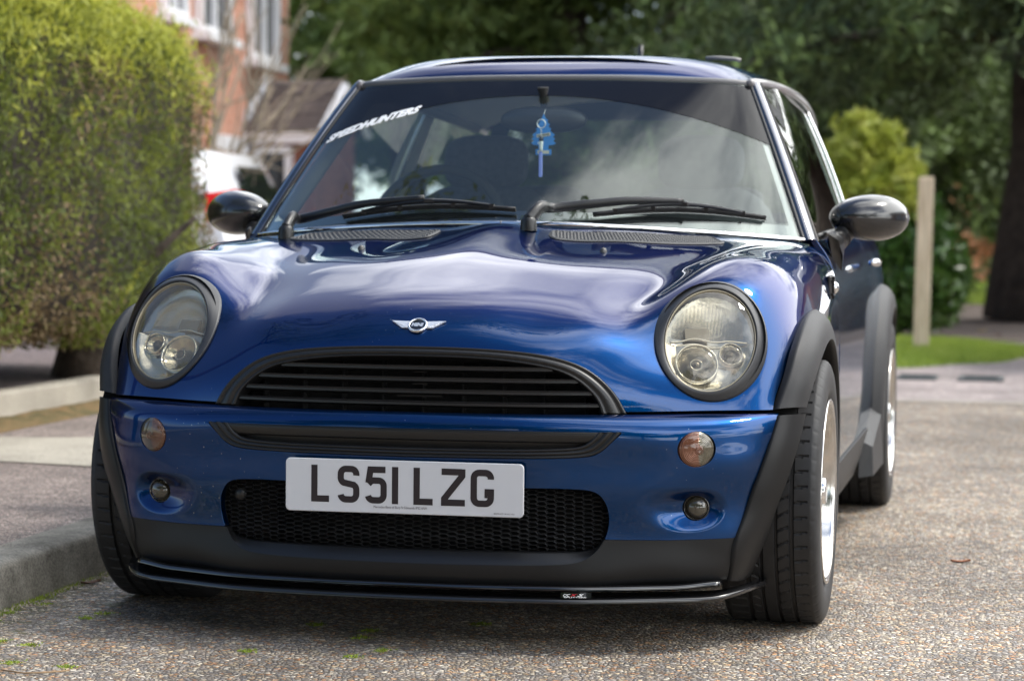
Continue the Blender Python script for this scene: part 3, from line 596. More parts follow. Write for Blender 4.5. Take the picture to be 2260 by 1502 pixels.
# gutter rail
for s in (1, -1):
    q = catmull(np.array([(.541, .972, 1.287), (.552, 1.0, 1.294), (.575, 1.15, 1.298), (.597, 1.4, 1.297), (.607, 1.75, 1.290), (.603, 2.1, 1.272), (.588, 2.45, 1.250), (.57, 2.7, 1.23)]), 8)*np.array([s, 1, 1]); mb = MB(); mb.tube(q, .0125, 12, sx=.8)
    mb.obj('roof_gutter', mat('gutter_trim', (.16, .15, .155), .35, coat=.5, coat_rough=.1), CAR)
    # A pillar: seal, painted face, outer seal
    a0 = np.array(WS[0, -1 if s > 0 else 0]); a1 = np.array(WS[-1, -1 if s > 0 else 0]); tq = np.linspace(0, 1, 30)[:, None]
    edge = WS[:, -1 if s > 0 else 0]; edge = resamp(edge, 30)
    X = np.array([s, 0, 0]); nrm = WN[:, -1 if s > 0 else 0]; nrm = resamp(nrm, 30)
    wid = (.047*(1-tq)+.040*tq)
    dirx = np.array([s*.80, .60, 0])      # width direction wraps round the corner
    def strip(offs, name, m):
        V, F = loft([edge+dirx*a*wid+nrm*h for a, h in offs]); V2 = V
        F = F if s < 0 else [f[::-1] for f in F]
        n_test = np.cross(np.array(V[1])-V[0], np.array(V[30])-V[0])
        return mk(name, V2, F, m, CAR)
    strip([(-.06, .001), (-.03, .004), (.05, .0055), (.12, .005), (.15, .0)], 'pillar_seal', SEAL)
    strip([(.13, .002), (.17, .006), (.36, .010), (.6, .010), (.8, .005), (.93, -.005)], 'windscreen_pillar', PILLARP)
    strip([(.90, -.004), (1.0, .003), (1.14, -.006), (1.22, -.02)], 'pillar_seal', SEAL)
    # side glass
    yb = np.linspace(.74, 2.74, 60); zb_ = .885+.03*sst(yb, .6, 2.9); xb = np.full(60, .745)-.03*sst(yb, 2.0, 2.8); base = np.stack([xb, yb, zb_], 1)
    top = resamp(catmull(np.array([(.575, 1.02, 1.278), (.592, 1.2, 1.288), (.600, 1.5, 1.285), (.600, 2.0, 1.268), (.58, 2.45, 1.245), (.565, 2.6, 1.232)]), 8), 60)
    rows = [base*(1-t)+top*t+np.array([.016*4*t*(1-t)*.6, 0, 0]) for t in np.linspace(0, 1, 14)]; GG = np.array(rows)*np.array([s, 1, 1]); V, F = GG.reshape(-1, 3), grid_faces(14, 60)
    if s < 0: F = [f[::-1] for f in F]
    gl = mk('side_window', V, F, glass_mat('side_glass', (.72, .80, .76), 1.8, 0), CAR)
    # window seal along the belt, chrome line at the door glass edge
    mb = MB(); mb.tube(np.array([(.752, .70, .882), (.760, 1.0, .892), (.762, 1.6, .905), (.755, 2.3, .915), (.73, 2.75, .918)])*np.array([s, 1, 1]), .008, 8); mb.obj('window_sill_trim', SATIN, gl)
    i = 36; ln_ = GG[:, i]+np.array([s*.004, 0, 0]); mb = MB(); mb.tube(ln_, .005, 8); mb.obj('window_edge_trim', CHROME, gl)
# ------------------------------------------------------------------ lamps
LENS = glass_mat('lamp_cover', (.90, .88, .80), 1.5, .0, film=.15, film_col=(.40, .365, .30))
FLUTE = glass_mat('fluted_lamp_glass', (.88, .84, .76), 1.5, .06, film=.12, film_col=(.42, .38, .33), fluted=90)
LAMPIN = mat('lamp_housing_silver', (.62, .60, .55), .18, .95, bump=(14, .3, .01))
BOWL = mat('lamp_bowl_chrome', (.80, .77, .70), .10, 1, bump=(45, .35, .004))
LAMPDK = mat('lamp_dark_grey', (.07, .065, .06), .4, .3)
def headlight(s):
    S = np.array([s, 1, 1]); root = empty('headlight', tuple(HC*S), CAR)
    def put(name, V, F, m, par=root, **k):
        V = np.asarray(V, float); W = HC+V[:, :1]*hu+V[:, 1:2]*hv+V[:, 2:3]*hn; W = W*S-HC*S
        if s < 0: F = [f[::-1] for f in F]
        return mk(name, W, F, m, par, **k)
    n = 120; a = np.linspace(0, 2*np.pi, n, endpoint=False); ca, sa = np.cos(a), np.sin(a)
    # skin height (along hn) at the outer edge
    sel = np.where((np.abs(ln) < .15) & (lu**2+lv**2 < .05) & (hp[:, 0] > 0))[0]; NN = HN.reshape(-1, 3); h = []
    for u, v in zip(RA*ca, RB*sa):
        i = sel[np.argmin((lu[sel]-u)**2+(lv[sel]-v)**2)]; nl = NN[i]; h.append(ln[i]-((nl@hu)*(u-lu[i])+(nl@hv)*(v-lv[i]))/max(.3, nl@hn))
    h = np.array(h); h = np.convolve(np.concatenate([h[-8:], h, h[:8]]), np.hanning(19)[1:-1]/np.hanning(19).sum(), 'valid')
    lw_ = LOFF@hn; lcu, lcv = LOFF@hu, LOFF@hv; inn = lw_+.000
    def ring(t, dh, sub=0):      # t 0 outer .. 1 lens edge
        u = (RA*(1-t)*ca+(lcu+LA*ca)*t)-sub*ca*0; v = (RB*(1-t)*sa+(lcv+LB*sa)*t); w_ = h*(1-t)+inn*t
        return np.stack([u, v, w_+dh], 1)
    rows = [ring(-.02, -.020), ring(-.01, -.002), ring(.0, .0025), ring(.04, .0048), ring(.10, .0056), ring(.5, .0075), ring(.85, .0082), ring(.93, .0070), ring(.97, .004), ring(1.0, -.006), ring(1.0, -.02)]
    V, F = loft(rows, True); put('bezel', V, F, GREYBLK)
    # cover
    k = 16; rows = []
    for q in np.linspace(1, 0, k):
        rr = q; rows.append(np.stack([lcu+LA*.995*rr*ca, lcv+LB*.995*rr*sa, np.full(n, lw_-.001+.020*(1-rr*rr))], 1))
    V, F = loft(rows, True); cover = put('cover', V, F, LENS)
    rows = [np.stack([lcu+LA*q*ca, lcv+LB*q*sa, np.full(n, lw_+z)], 1) for q, z in ((1.005, -.004), (1.0, .0015), (.985, .003), (.972, .0015), (.968, -.006))]
    V, F = loft(rows, True); put('rim', V, F, mat('lamp_rim', (.34, .30, .22), .3, .6))
    # silver inner shell with two dishes
    c1, r1_ = (-.030, -.047), .0435; c2, r2_ = (.046, -.024), .0245
    g = 110; uu_ = np.linspace(-1, 1, g); UU, VV = np.meshgrid(uu_, uu_); rr = np.hypot(UU, VV)
    U = lcu+LA*.985*UU; Vv = lcv+LB*.985*VV; du_, dv_ = U-lcu, Vv-lcv
    ch_, sh_ = math.cos(hrot), math.sin(hrot); du_, dv_ = (U-lcu)*ch_-(Vv-lcv)*sh_, (U-lcu)*sh_+(Vv-lcv)*ch_
    div = .008+.010*np.exp(-((du_+.03)/.03)**2)+.004*np.exp(-((du_-.046)/.022)**2)-.006
    top = sst(dv_-div, -.002, .004)
    ch_, sh_ = math.cos(hrot), math.sin(hrot); du_, dv_ = (U-lcu)*ch_-(Vv-lcv)*sh_, (U-lcu)*sh_+(Vv-lcv)*ch_
    def uv(c): return (c[0]*ch_+c[1]*sh_, -c[0]*sh_+c[1]*ch_)
    base = -.022-.030*sst(rr, .55, 1.0)*0-.012*(1-rr**2)*1.0+.010*sst(rr, .7, 1.0)
    d1 = np.hypot(du_-c1[0], dv_-c1[1]); d2 = np.hypot(du_-c2[0], dv_-c2[1])
    W = base*(1-top)+(-.048+.020*np.clip(rr, 0, 1)**2)*top
    W = np.where(d1 < r1_, -.020-.030*(1-(d1/r1_)**2), W); W = np.where(d2 < r2_, -.020-.018*(1-(d2/r2_)**2), W)
    P = np.stack([U, Vv, W+lw_], 2); F = [f for f in grid_faces(g, g) if all(rr.ravel()[i] < 1.0 for i in f)]
    Pm = P.reshape(-1, 3); used = sorted({i for f in F for i in f}); mp = {o: i for i, o in enumerate(used)}
    F = [tuple(mp[i] for i in f) for f in F]; refl = put('reflector', Pm[used], F, LAMPIN)
    # ribs of the upper chamber
    mb = MB()
    for i in range(52):
        u = -.078+i*.156/51
        hh = .86*LB*math.sqrt(max(0, 1-(u/LA)**2)); z0 = .022
        if hh-z0 > .01:
            v = np.linspace(z0, hh, 8); q = np.array([uv((u, b_)) for b_ in v]); mb.tube(np.stack([lcu+q[:, 0], lcv+q[:, 1], lw_-.043+.014*np.clip(np.hypot(q[:, 0]/LA, q[:, 1]/LB), 0, 1)**2], 1), .0006, 5)
    V, F = np.concatenate(mb.V), mb.F; put('ribbed_panel', V, F, mat('ribbed_lamp_panel', (.40, .37, .31), .25, .9), refl)
    # dark block in the upper chamber
    mb = MB(); q = uv((-.022, .030)); mb.box((lcu+q[0], lcv+q[1], lw_-.034), (.052, .030, .006), rot=[(ch_, sh_, 0), (-sh_, ch_, 0), (0, 0, 1)]); put('baffle', np.concatenate(mb.V), mb.F, mat('lamp_baffle', (.30, .27, .22), .30, .7), refl, smooth=False)
    # chrome rims, projector glass and bulb rings
    c1, c2 = uv(c1), uv(c2)
    def dish(c, r, z, name, glass):
        V, F = lathe([(z-.030, r*.45), (z-.022, r*.80), (z-.004, r*.98), (z+.002, r*1.0), (z+.003, r*1.045), (z, r*1.08), (z-.006, r*1.09)], 56, 'z'); V = V+np.array([lcu+c[0], lcv+c[1], lw_]); dd = put(name, V, F, BOWL, root)
        V, F = lathe([(z-.001, r*.97), (z+glass*.6, r*.7), (z+glass, r*.3), (z+glass*1.02, .0003)], 48, 'z'); V = V+np.array([lcu+c[0], lcv+c[1], lw_]); put('lens', V, F, glass_mat('dish_glass', (.93, .91, .86), 1.6, .01), dd)
        return dd
    d_ = dish(c1, r1_, -.018, 'low_beam', .006)
    V, F = lathe([(-.046, .017), (-.026, .016), (-.024, .0145), (-.024, .0115), (-.028, .011), (-.028, .0085), (-.023, .008), (-.021, .0055), (-.0205, .0)], 36, 'z'); put('bulb', V+np.array([lcu+c1[0], lcv+c1[1], lw_]), F, mat('bulb_shield', (.16, .15, .14), .25, .9), d_)
    V, F = lathe([(-.03, .0135), (-.0232, .0132), (-.0228, .012), (-.03, .0115)], 36, 'z'); put('bulb_ring', V+np.array([lcu+c1[0], lcv+c1[1], lw_]), F, CHROME, d_)
    d_ = dish(c2, r2_, -.018, 'side_lamp', .003)
    V, F = lathe([(-.036, .010), (-.024, .009), (-.021, .006), (-.0205, .0)], 24, 'z'); put('bulb', V+np.array([lcu+c2[0], lcv+c2[1], lw_]), F, LAMPDK, d_)
    # divider bead
    u = np.linspace(-.085, .085, 60); dv2 = .008+.010*np.exp(-((u+.03)/.03)**2)+.004*np.exp(-((u-.046)/.022)**2)-.004
    m_ = np.hypot(u/LA, dv2/LB) < .97; mb = MB(); q = np.array([uv((a_, b_)) for a_, b_ in zip(u[m_], dv2[m_])]); mb.tube(np.stack([lcu+q[:, 0], lcv+q[:, 1], np.full(m_.sum(), lw_-.020)], 1), .0022, 6); put('divider', np.concatenate(mb.V), mb.F, LAMPIN, refl)
    # dark cup behind everything
    V, F = lathe([(-.13, .001), (-.13, .10), (-.0, .12)], 40, 'z'); put('housing', V*np.array([.98, 1.18, 1])+np.array([0, 0, 0]), F, DARK)
for s in (1, -1): headlight(s)

# direction indicators and fog lamps in the bumper
def lamp_frame(x, z, S):
    p, n = at_front(BS, BN, S*x, z); p, n = p[0], n[0]; e1 = np.cross(np.array([0, 0, 1.]), n)*1; e1 = e1/np.linalg.norm(e1); e2 = np.cross(n, e1); return p, e1, e2, n
def fluted_lamp(name, c1, c2):
    m = bpy.data.materials.new(name); m.use_nodes = True; t = m.node_tree; b = t.nodes['Principled BSDF']; b.inputs['Roughness'].default_value = .12; b.inputs['Coat Weight'].default_value = 1
    b.inputs['Metallic'].default_value = .35
    tcn = t.nodes.new('ShaderNodeTexCoord'); wv_ = t.nodes.new('ShaderNodeTexWave'); wv_.wave_type = 'RINGS'; wv_.rings_direction = 'Z'; wv_.inputs['Scale'].default_value = 95; t.links.new(tcn.outputs['Object'], wv_.inputs['Vector'])
    bp_ = t.nodes.new('ShaderNodeBump'); bp_.inputs['Strength'].default_value = .7; bp_.inputs['Distance'].default_value = .0012; t.links.new(wv_.outputs[0], bp_.inputs['Height']); t.links.new(bp_.outputs[0], b.inputs['Normal'])
    sp_ = t.nodes.new('ShaderNodeSeparateXYZ'); t.links.new(tcn.outputs['Object'], sp_.inputs[0]); nz_ = t.nodes.new('ShaderNodeTexNoise'); nz_.inputs['Scale'].default_value = 45; t.links.new(tcn.outputs['Object'], nz_.inputs['Vector'])
    ad = t.nodes.new('ShaderNodeMath'); ad.operation = 'MULTIPLY_ADD'; t.links.new(nz_.outputs[0], ad.inputs[0]); ad.inputs[1].default_value = .03; t.links.new(sp_.outputs[0], ad.inputs[2])
    mr = t.nodes.new('ShaderNodeMapRange'); t.links.new(ad.outputs[0], mr.inputs[0]); mr.inputs['From Min'].default_value = .019; mr.inputs['From Max'].default_value = .023
    mi = t.nodes.new('ShaderNodeMix'); mi.data_type = 'RGBA'; t.links.new(mr.outputs[0], mi.inputs['Factor']); mi.inputs['A'].default_value = (*c1, 1); mi.inputs['B'].default_value = (*c2, 1)
    t.links.new(mi.outputs['Result'], b.inputs['Base Color']); return m
TURNA = fluted_lamp('smoked_amber_lens', (.15, .05, .02), (.10, .085, .055)); TURNB = fluted_lamp('smoked_amber_lens_mirrored', (.07, .055, .04), (.12, .05, .025))
def local_obj(name, p, e1, e2, n, V, F, m, par, **k):
    o = mk(name, V, F, m, par, **k); Mx = Matrix.Identity(4)
    for i in range(3): Mx[i][0] = e1[i]; Mx[i][1] = e2[i]; Mx[i][2] = n[i]; Mx[i][3] = p[i]
    o.matrix_local = Mx; return o
for s in (1, -1):
    p, e1, e2, n = lamp_frame(TC[0], TC[1], s)
    r = .0385; V, F = lathe([(-.012, r*.99), (-.004, r*.99), (-.0005, r*.955), (.0035, r*.78), (.006, r*.4), (.0068, .0002)], 48, 'z'); F = [f for f in F]
    V = V*np.array([1.06, 1, 1]); L = local_obj('turn_signal', p, e1, e2, n, V, F, TURNA if s > 0 else TURNB, BUM)
    V, F = lathe([(.0058, .010), (.0075, .009), (.0078, .006), (.0070, .0)], 24, 'z'); local_obj('bulb_boss', (0.004*s, -.001, 0), (1, 0, 0), (0, 1, 0), (0, 0, 1), V, F, glass_mat('amber_boss', (.8, .6, .5), 1.5, .05, film=.2, film_col=(.3, .2, .15)), L)
    p, e1, e2, n = lamp_frame(FC[0], FC[1], s); n = np.array([.08*s, -1, .02]); n /= np.linalg.norm(n); e1 = np.cross((0, 0, 1.), n); e1 /= np.linalg.norm(e1); e2 = np.cross(n, e1); p = p-n*.004
    V, F = lathe([(-.03, .029), (.004, .029), (.008, .0275), (.009, .0255), (.004, .0245)], 40, 'z'); fg = local_obj('fog_lamp', p, e1, e2, n, V, F, GLOSSBLK, BUM)
    V, F = lathe([(.004, .0250), (.011, .0215), (.0165, .014), (.019, .006), (.0195, .0)], 40, 'z'); local_obj('lens', (0, 0, 0), (1, 0, 0), (0, 1, 0), (0, 0, 1), V, F, mat('fog_glass', (.045, .040, .028), .04, .0, coat=1, coat_rough=.0), fg)
    V, F = lathe([(-.002, .024), (-.012, .016), (-.016, .005), (-.016, 0)], 32, 'z'); local_obj('reflector', (0, 0, 0), (1, 0, 0), (0, 1, 0), (0, 0, 1), V, F, SILVER, fg)

# ------------------------------------------------------------------ upper grille
GI = catmull([(.408, .506), (.396, .538), (.366, .568), (.330, .590), (.289, .603), (.225, .6135), (.15, .620), (.07, .6225), (0, .623)], 8); GI = np.concatenate([GI, GI[::-1][1:]*np.array([-1, 1])])
GO = catmull([(.458, .506), (.4365, .5435), (.4045, .577), (.3655, .6035), (.3195, .6205), (.2625, .6315), (.186, .6385), (.089, .6425), (0, .6435)], 8); GO = np.concatenate([GO, GO[::-1][1:]*np.array([-1, 1])])
PO, NO = at_front(HS, HN, GO[:, 0], GO[:, 1]); PI_, NI = at_front(HS, HN, GI[:, 0], GI[:, 1])
kr = np.exp(-(np.arange(-6, 7)/3.)**2); kr /= kr.sum()
def smooth1(A): return np.stack([np.convolve(np.pad(A[:, i], 6, 'reflect', reflect_type='odd'), kr, 'valid') for i in range(3)], 1)
PO, PI_ = smooth1(PO), smooth1(PI_)
prof = [(-.01, -.02), (.0, .0015), (.06, .0035), (.14, .0035), (.20, -.001), (.26, -.001), (.32, .0032), (.62, .0042), (.70, .0025), (.76, -.002), (.82, -.002), (.88, .001), (.97, .0005), (1.0, -.003), (1.0, -.03)]
rows = [PO*(1-t)+PI_*t+(NO*(1-t)+NI*t)*h-np.array([0, 0, 0]) for t, h in prof]
V, F = loft(rows); F += [tuple(i*len(PO) for i in range(len(rows))), tuple(i*len(PO)+len(PO)-1 for i in range(len(rows)-1, -1, -1))]
GRL = mk('upper_grille', V, F, SATIN, CAR)
for z, ext in ((.600, .0), (.5755, .0), (.5505, 0), (.5255, 0)):
    xm = np.interp(z, GI[:len(GI)//2, 1], GI[:len(GI)//2, 0])-.001; x = np.linspace(-xm, xm, 61); P, Nn = at_front(HS, HN, x, np.full(61, z)); P = smooth1(P)
    rows = [P+np.array([0, b, a]) for a, b in ((.0, .006), (.0032, .0045), (.0038, .007), (.0025, .0175), (-.008, .022), (-.0105, .021), (-.0085, .0105), (-.005, .0055), (0, .006))]
    V, F = loft(rows); F = F+[tuple(i*61 for i in range(9)), tuple(i*61+60 for i in range(8, -1, -1))]; mk('slat', V, F, SATIN, GRL, ang=40)
# faint things seen between the slats
mb = MB(); mb.box((0, -.475, .588), (.028, .012, .007)); mb.box((0, -.475, .562), (.032, .012, .008)); mb.box((.0, -.475, .535), (.10, .012, .007)); mb.obj('bonnet_latch', SATIN, GRL, smooth=False)
mb = MB()
for x in np.linspace(-.36, .36, 9): mb.box((x, -.44, .56), (.004, .03, .13))
mb.box((0, -.42, .56), (.8, .004, .15)); mb.obj('support_bar', DARK, GRL, smooth=False)

# lower grille trim in the bumper
LT_ = .4735
lo = catmull([(.457, .4725), (.436, .450), (.411, .428), (.375, .418), (.278, .4145), (.15, .413), (0, .412)], 8); li = catmull([(.408, .4725), (.398, .458), (.380, .444), (.352, .4375), (.27, .4335), (.15, .432), (0, .431)], 8)
lo = np.concatenate([lo, lo[::-1][1:]*np.array([-1, 1])]); li = np.concatenate([li, li[::-1][1:]*np.array([-1, 1])])
PO, NO = at_front(BS, BN, lo[:, 0], lo[:, 1]); PI_, NI = at_front(BS, BN, li[:, 0], li[:, 1]); PO, PI_ = smooth1(PO), smooth1(PI_)
prof = [(-.01, -.02), (.0, -.001), (.08, .0015), (.2, .0015), (.28, -.003), (.36, -.003), (.44, .001), (.60, .001), (.68, -.004), (.76, -.004), (.84, .0), (.97, -.001), (1.0, -.004), (1.0, -.02)]
rows = [PO*(1-t)+PI_*t+(NO*(1-t)+NI*t)*h for t, h in prof]; V, F = loft(rows); LGR = mk('lower_grille', V, F, SATIN, BUM)
x = np.linspace(-.41, .41, 81)
def strip_z(z, dy): P, _ = at_front(BS, BN, x, np.full(81, z)); return smooth1(P)+np.array([0, dy, 0])
rows = [strip_z(.4732, .003), strip_z(.4715, .0015), strip_z(.463, .002), strip_z(.452, .0045), strip_z(.4475, .008), strip_z(.447, .020), strip_z(.430, .022), strip_z(.428, .012)]
V, F = loft(rows); mk('slat', V, F, SATIN, LGR, ang=60)

# honeycomb intake
INI = catmull([(0, .349), (.26, .349), (.348, .348), (.397, .342), (.419, .320), (.426, .288), (.420, .254), (.402, .226), (.372, .2165), (.30, .2145), (.15, .2135), (0, .213)], 6); INI = np.concatenate([INI, INI[::-1][1:-1]*np.array([-1, 1])])
mb = MB(); pw, ph = .0150, .0095; P3 = []; 
hexr = np.array([(.0122, 0), (.0066, .0044), (-.0066, .0044), (-.0122, 0), (-.0066, -.0044), (.0066, -.0044)])*np.array([.93, .86])
Vs, Fs = [], []; ncell = 0
out6 = np.array([(.0126, 0), (.0066, .00495), (-.0066, .00495), (-.0126, 0), (-.0066, -.00495), (.0066, -.00495)])
cx, cz = [], []
for j in range(-1, 16):
    for i in range(-32, 33):
        c = (i*.0300/1.0*.5*1.0 + 0, .213+j*.0099+(.00495 if i % 2 else 0))
        c = (i*.0192, c[1])
        cx.append(c[0]); cz.append(c[1])
cx, cz = np.array(cx), np.array(cz); ins = sdpoly(np.stack([cx, cz], 1), INI) > .001; cx, cz = cx[ins], cz[ins]
PC, NC = at_front(BS, BN, cx, cz)
yb_ = PC[:, 1]+.020+.012*sst(-cz, -.24, -.21)
for k in range(len(cx)):
    ro = np.array([(cx[k]+a, yb_[k]+.0, cz[k]+b) for a, b in out6]); ri = np.array([(cx[k]+a, yb_[k]-.0, cz[k]+b) for a, b in hexr]); rd = ri+np.array([0, .012, 0])
    ro[:, 1] += .0015
    b0 = len(Vs)*18; Vs.append(np.concatenate([ro, ri, rd]))
    for q in range(6):
        w_ = (q+1) % 6; Fs += [(b0+q, b0+6+q, b0+6+w_, b0+w_), (b0+6+q, b0+12+q, b0+12+w_, b0+6+w_)]
mk('honeycomb_mesh', np.concatenate(Vs), Fs, mat('mesh_plastic', (.030, .031, .033), .32), BUM, smooth=False)
# parking sensor disc, solid outer backing, lip around the intake
INO = INT
PO, NO = at_front(BS, BN, INT[:, 0]*.999, INT[:, 1]); PI_, NI = at_front(BS, BN, INI[:, 0] if len(INI) == len(INT) else INT[:, 0], INI[:, 1] if len(INI) == len(INT) else INT[:, 1])
rows = [PO-NO*.003, PO*.85+PI_*.15+np.array([0, .004, 0]), PO*.5+PI_*.5+np.array([0, .0125, 0]), PI_*.9+PO*.1+np.array([0, .0185, 0]), PI_+np.array([0, .022, 0]), PI_+np.array([0, .05, 0])]
V, F = loft(rows, True); mk('intake_surround', V, F, SATIN, BUM)
for s in (1, -1):
    mb = MB(); mb.box((s*.37, -.50, .28), (.12, .01, .15)); mb.obj('duct_panel', DARK, BUM, smooth=False)
V, F = lathe([(-.003, .014), (0, .0135), (.001, .0)], 24, 'y'); P0, _ = at_front(BS, BN, -.385, .315); mk('tow_eye_cover', V*np.array([1, -1, 1])+P0[0]+np.array([0, .019, 0]), F, SATIN, BUM)

# ------------------------------------------------------------------ number plate
PL = np.array([0, -.6135, .3485]); tiltp = .0
def rrect(w_, h_, r, n=6):
    o = []
    for cx_, cy_, a0 in ((w_/2-r, h_/2-r, 0), (-w_/2+r, h_/2-r, 90), (-w_/2+r, -h_/2+r, 180), (w_/2-r, -h_/2+r, 270)):
        for a in np.linspace(R(a0), R(a0+90), n): o.append((cx_+r*math.cos(a), cy_+r*math.sin(a)))
    return np.array(o)
o2 = rrect(.520, .113, .010); o3 = rrect(.517, .110, .009)
def bend(V2, y): V2 = np.asarray(V2); return np.stack([V2[:, 0], np.full(len(V2), y), V2[:, 1]], 1)
nb = len(o2); V = np.concatenate([bend(o2, .0045), bend(o2, .0), bend(o3, -.0012)]); F = grid_faces(3, nb, True)
xs = np.linspace(-.2585, .2585, 2); F.append(tuple(2*nb+i for i in range(nb))); F = [f for f in F]
PLT = mk('number_plate', V, [f[::-1] for f in F][:-1]+[F[-1][::-1]], WHITEPL, CAR, smooth=False); PLT.location = tuple(PL)
# finer face so that the plate bows
gx, gz = np.meshgrid(np.linspace(-.2555, .2555, 40), np.linspace(-.0520, .0520, 6))
def arcpts(cx_, cy_, r, a0, a1, n=7): return [(cx_+r*math.cos(R(a)), cy_+r*math.sin(R(a))) for a in np.linspace(a0, a1, n)]
HH, WW, SW = .079, .050, .014; h2, w2 = HH-SW, WW-SW; rr_ = .0115      # centre-line box of each glyph
def G_S():
    p = [(w2, h2-.012), (w2, h2-.010)]; p = arcpts(w2-rr_, h2-rr_, rr_, -12, 90)+arcpts(rr_, h2-rr_, rr_, 90, 180)+[(0, h2-.019)]
    p += arcpts(rr_, h2-.019, rr_*1.0, 190, 245, 4)+arcpts(w2-rr_, .021, rr_, 62, 0, 4)+[(w2, rr_)]+arcpts(w2-rr_, rr_, rr_, 0, -90)+arcpts(rr_, rr_, rr_, -90, -172); return [p]
def G_5():
    p = [(w2+.004, h2), (.0055, h2), (.001, .0365)]; q = [(.001, .0345)]+arcpts(.013, .0315, .0105, 130, 90, 4)+arcpts(w2-rr_, .042-rr_, rr_, 90, 0)+[(w2, rr_)]+arcpts(w2-rr_, rr_, rr_, 0, -90)+arcpts(rr_, rr_, rr_, -90, -168); return [p, q]
glyphs = {'L': [[(0, h2+SW/2), (0, 0), (w2-.001, 0)]], 'I': [[(0, h2+SW/2), (0, -SW/2)]], 'Z': [[(-SW/2, h2), (w2, h2)], [(w2+.001, h2+SW/2-.0005), (w2+.001, h2-.008), (-.001, .008), (-.001, -SW/2)], [(-SW/2, 0), (w2+SW/2, 0)]],
          'S': G_S(), '5': G_5(), 'G': [arcpts(w2-rr_, h2-rr_, rr_, -10, 90)+arcpts(rr_, h2-rr_, rr_, 90, 180)+arcpts(rr_, rr_, rr_, 180, 270)+arcpts(w2-rr_, rr_, rr_, 270, 360)+[(w2, .0245)], [(w2+SW/2, .0245), (w2-.013, .0245), ]]}
ORIG = -.2035; k = .0005
def px2x(px_): return -.26+(px_-112)/(2100-112)*.52        # measured along the plate in the photograph's close-up
starts = [('L', 330, 512), ('S', 553, 738), ('5', 783, 968), ('I', 1010, 1060), ('L', 1190, 1382), ('Z', 1424, 1618), ('G', 1664, 1858)]
ii = 0
for ch, a, b in starts:
    mb = MB()
    x0, x1 = px2x(a)+SW/2, px2x(b)-SW/2; sx = (x1-x0)/w2 if ch != 'I' else 1
    for st in glyphs[ch]:
        P = np.array(st); P = np.stack([x0+P[:, 0]*sx, P[:, 1]-h2/2+.0035], 1); V2, F2 = stroke(P, SW*.985)
        # subdivide is not needed: short spans follow the plate
        mb.add(bend(V2, -.0016-.00003*ii), F2); ii += 1
    if ch == 'G': 
        mb.add(bend(np.array([(x1-.0135, .0155-h2/2), (x1-.007, .0155-h2/2), (x1-.007, .029-h2/2), (x1-.0135, .029-h2/2)]), -.0016-.00003*ii), [(0, 1, 2, 3)])
    mb.obj('character', CHARBLK, PLT, smooth=False)
V, F = font_mesh('Mercedes-Benz of Bury St Edmunds IP32 6NH', .0078, align='LEFT'); wd_ = V[:, 0].max(); V[:, 0] *= .117/wd_; V[:, 0] += px2x(856); V[:, 1] += -.0455; mb = MB(); mb.add(bend(V[:, :2], -.0016), F); mb.obj('small_print', CHARBLK, PLT, smooth=False); mb = MB()
V, F = font_mesh('BESTPLATE  BS AU 145d', .0042); V[:, 0] *= .044/V[:, 0].max(); V[:, 0] += px2x(1857); V[:, 1] += -.0505; mb.add(bend(V[:, :2], -.0016), F); mb.obj('small_print', CHARBLK, PLT, smooth=False)

# ------------------------------------------------------------------ bonnet badge
bc, bn_ = at_hood(0, -.499); bc, bn_ = bc[0], bn_[0]; bn_ = np.array([0, bn_[1], bn_[2]]); bn_ /= np.linalg.norm(bn_); be1 = np.array([1., 0, 0]); be2 = np.cross(bn_, be1)
def B3(V2, h=0): V2 = np.asarray(V2); hh = h+(V2[:, 2] if V2.shape[1] > 2 else 0); return V2[:, :1]*be1+V2[:, 1:2]*be2+(hh-0.09*V2[:, 0]**2*1.0).reshape(-1, 1)*bn_ if True else None
bcc = bc+bn_*.002
V, F = lathe([(-.001, .0215), (.003, .0215), (.005, .0200), (.005, .0178), (.0035, .0170)], 48, 'z'); BDG = mk('badge', B3(V)+bcc, F, CHROME, BON)
for s in (1, -1):
    mb = MB()
    for k_ in range(3):
        y1, y0 = .0115-.0062*k_, .0115-.0062*k_-.0054; xo1 = .0590-.0115*k_; xo0 = xo1-.0085
        q = np.array([(.014, y1), (xo1, y1+.0015), (xo0, y0+.0010), (.014, y0)])*np.array([s, 1]); V = np.concatenate([B3(q, 0), B3(q*np.array([1, 1]), .0030)]); F = [(4, 5, 6, 7), (0, 1, 5, 4), (1, 2, 6, 5), (2, 3, 7, 6), (3, 0, 4, 7)]
        mb.add(V+bcc, F if s < 0 else [f[::-1] for f in F])
        F
    q = np.array([(.013, .0125), (.0605, .0150), (.0335, -.0075), (.013, -.0080)])*np.array([s, 1]); V = np.concatenate([B3(q, -.001), B3(q, .0018)]); mb.add(V+bcc, [(4, 5, 6, 7), (0, 1, 5, 4), (1, 2, 6, 5), (2, 3, 7, 6), (3, 0, 4, 7)])
    mb.obj('wing', mat('badge_chrome', (.90, .90, .92), .32, .75), BDG, smooth=False)
V, F = lathe([(.0035, .0172), (.0038, .0)], 40, 'z'); mk('disc', B3(V)+bcc, F, GLOSSBLK, BDG)
V, F = font_mesh('MINI', .0135, .12, .0010, .0, space=1.05); V[:, 0] -= V[:, 0].max()/2; V[:, 0] *= .0262/(V[:, 0].max()*2); V[:, 1] -= .0046; mk('letters', B3(V[:, :2], .0042)+bcc, F, mat('badge_letters', (.85, .85, .85), .25, .8), BDG, smooth=False)

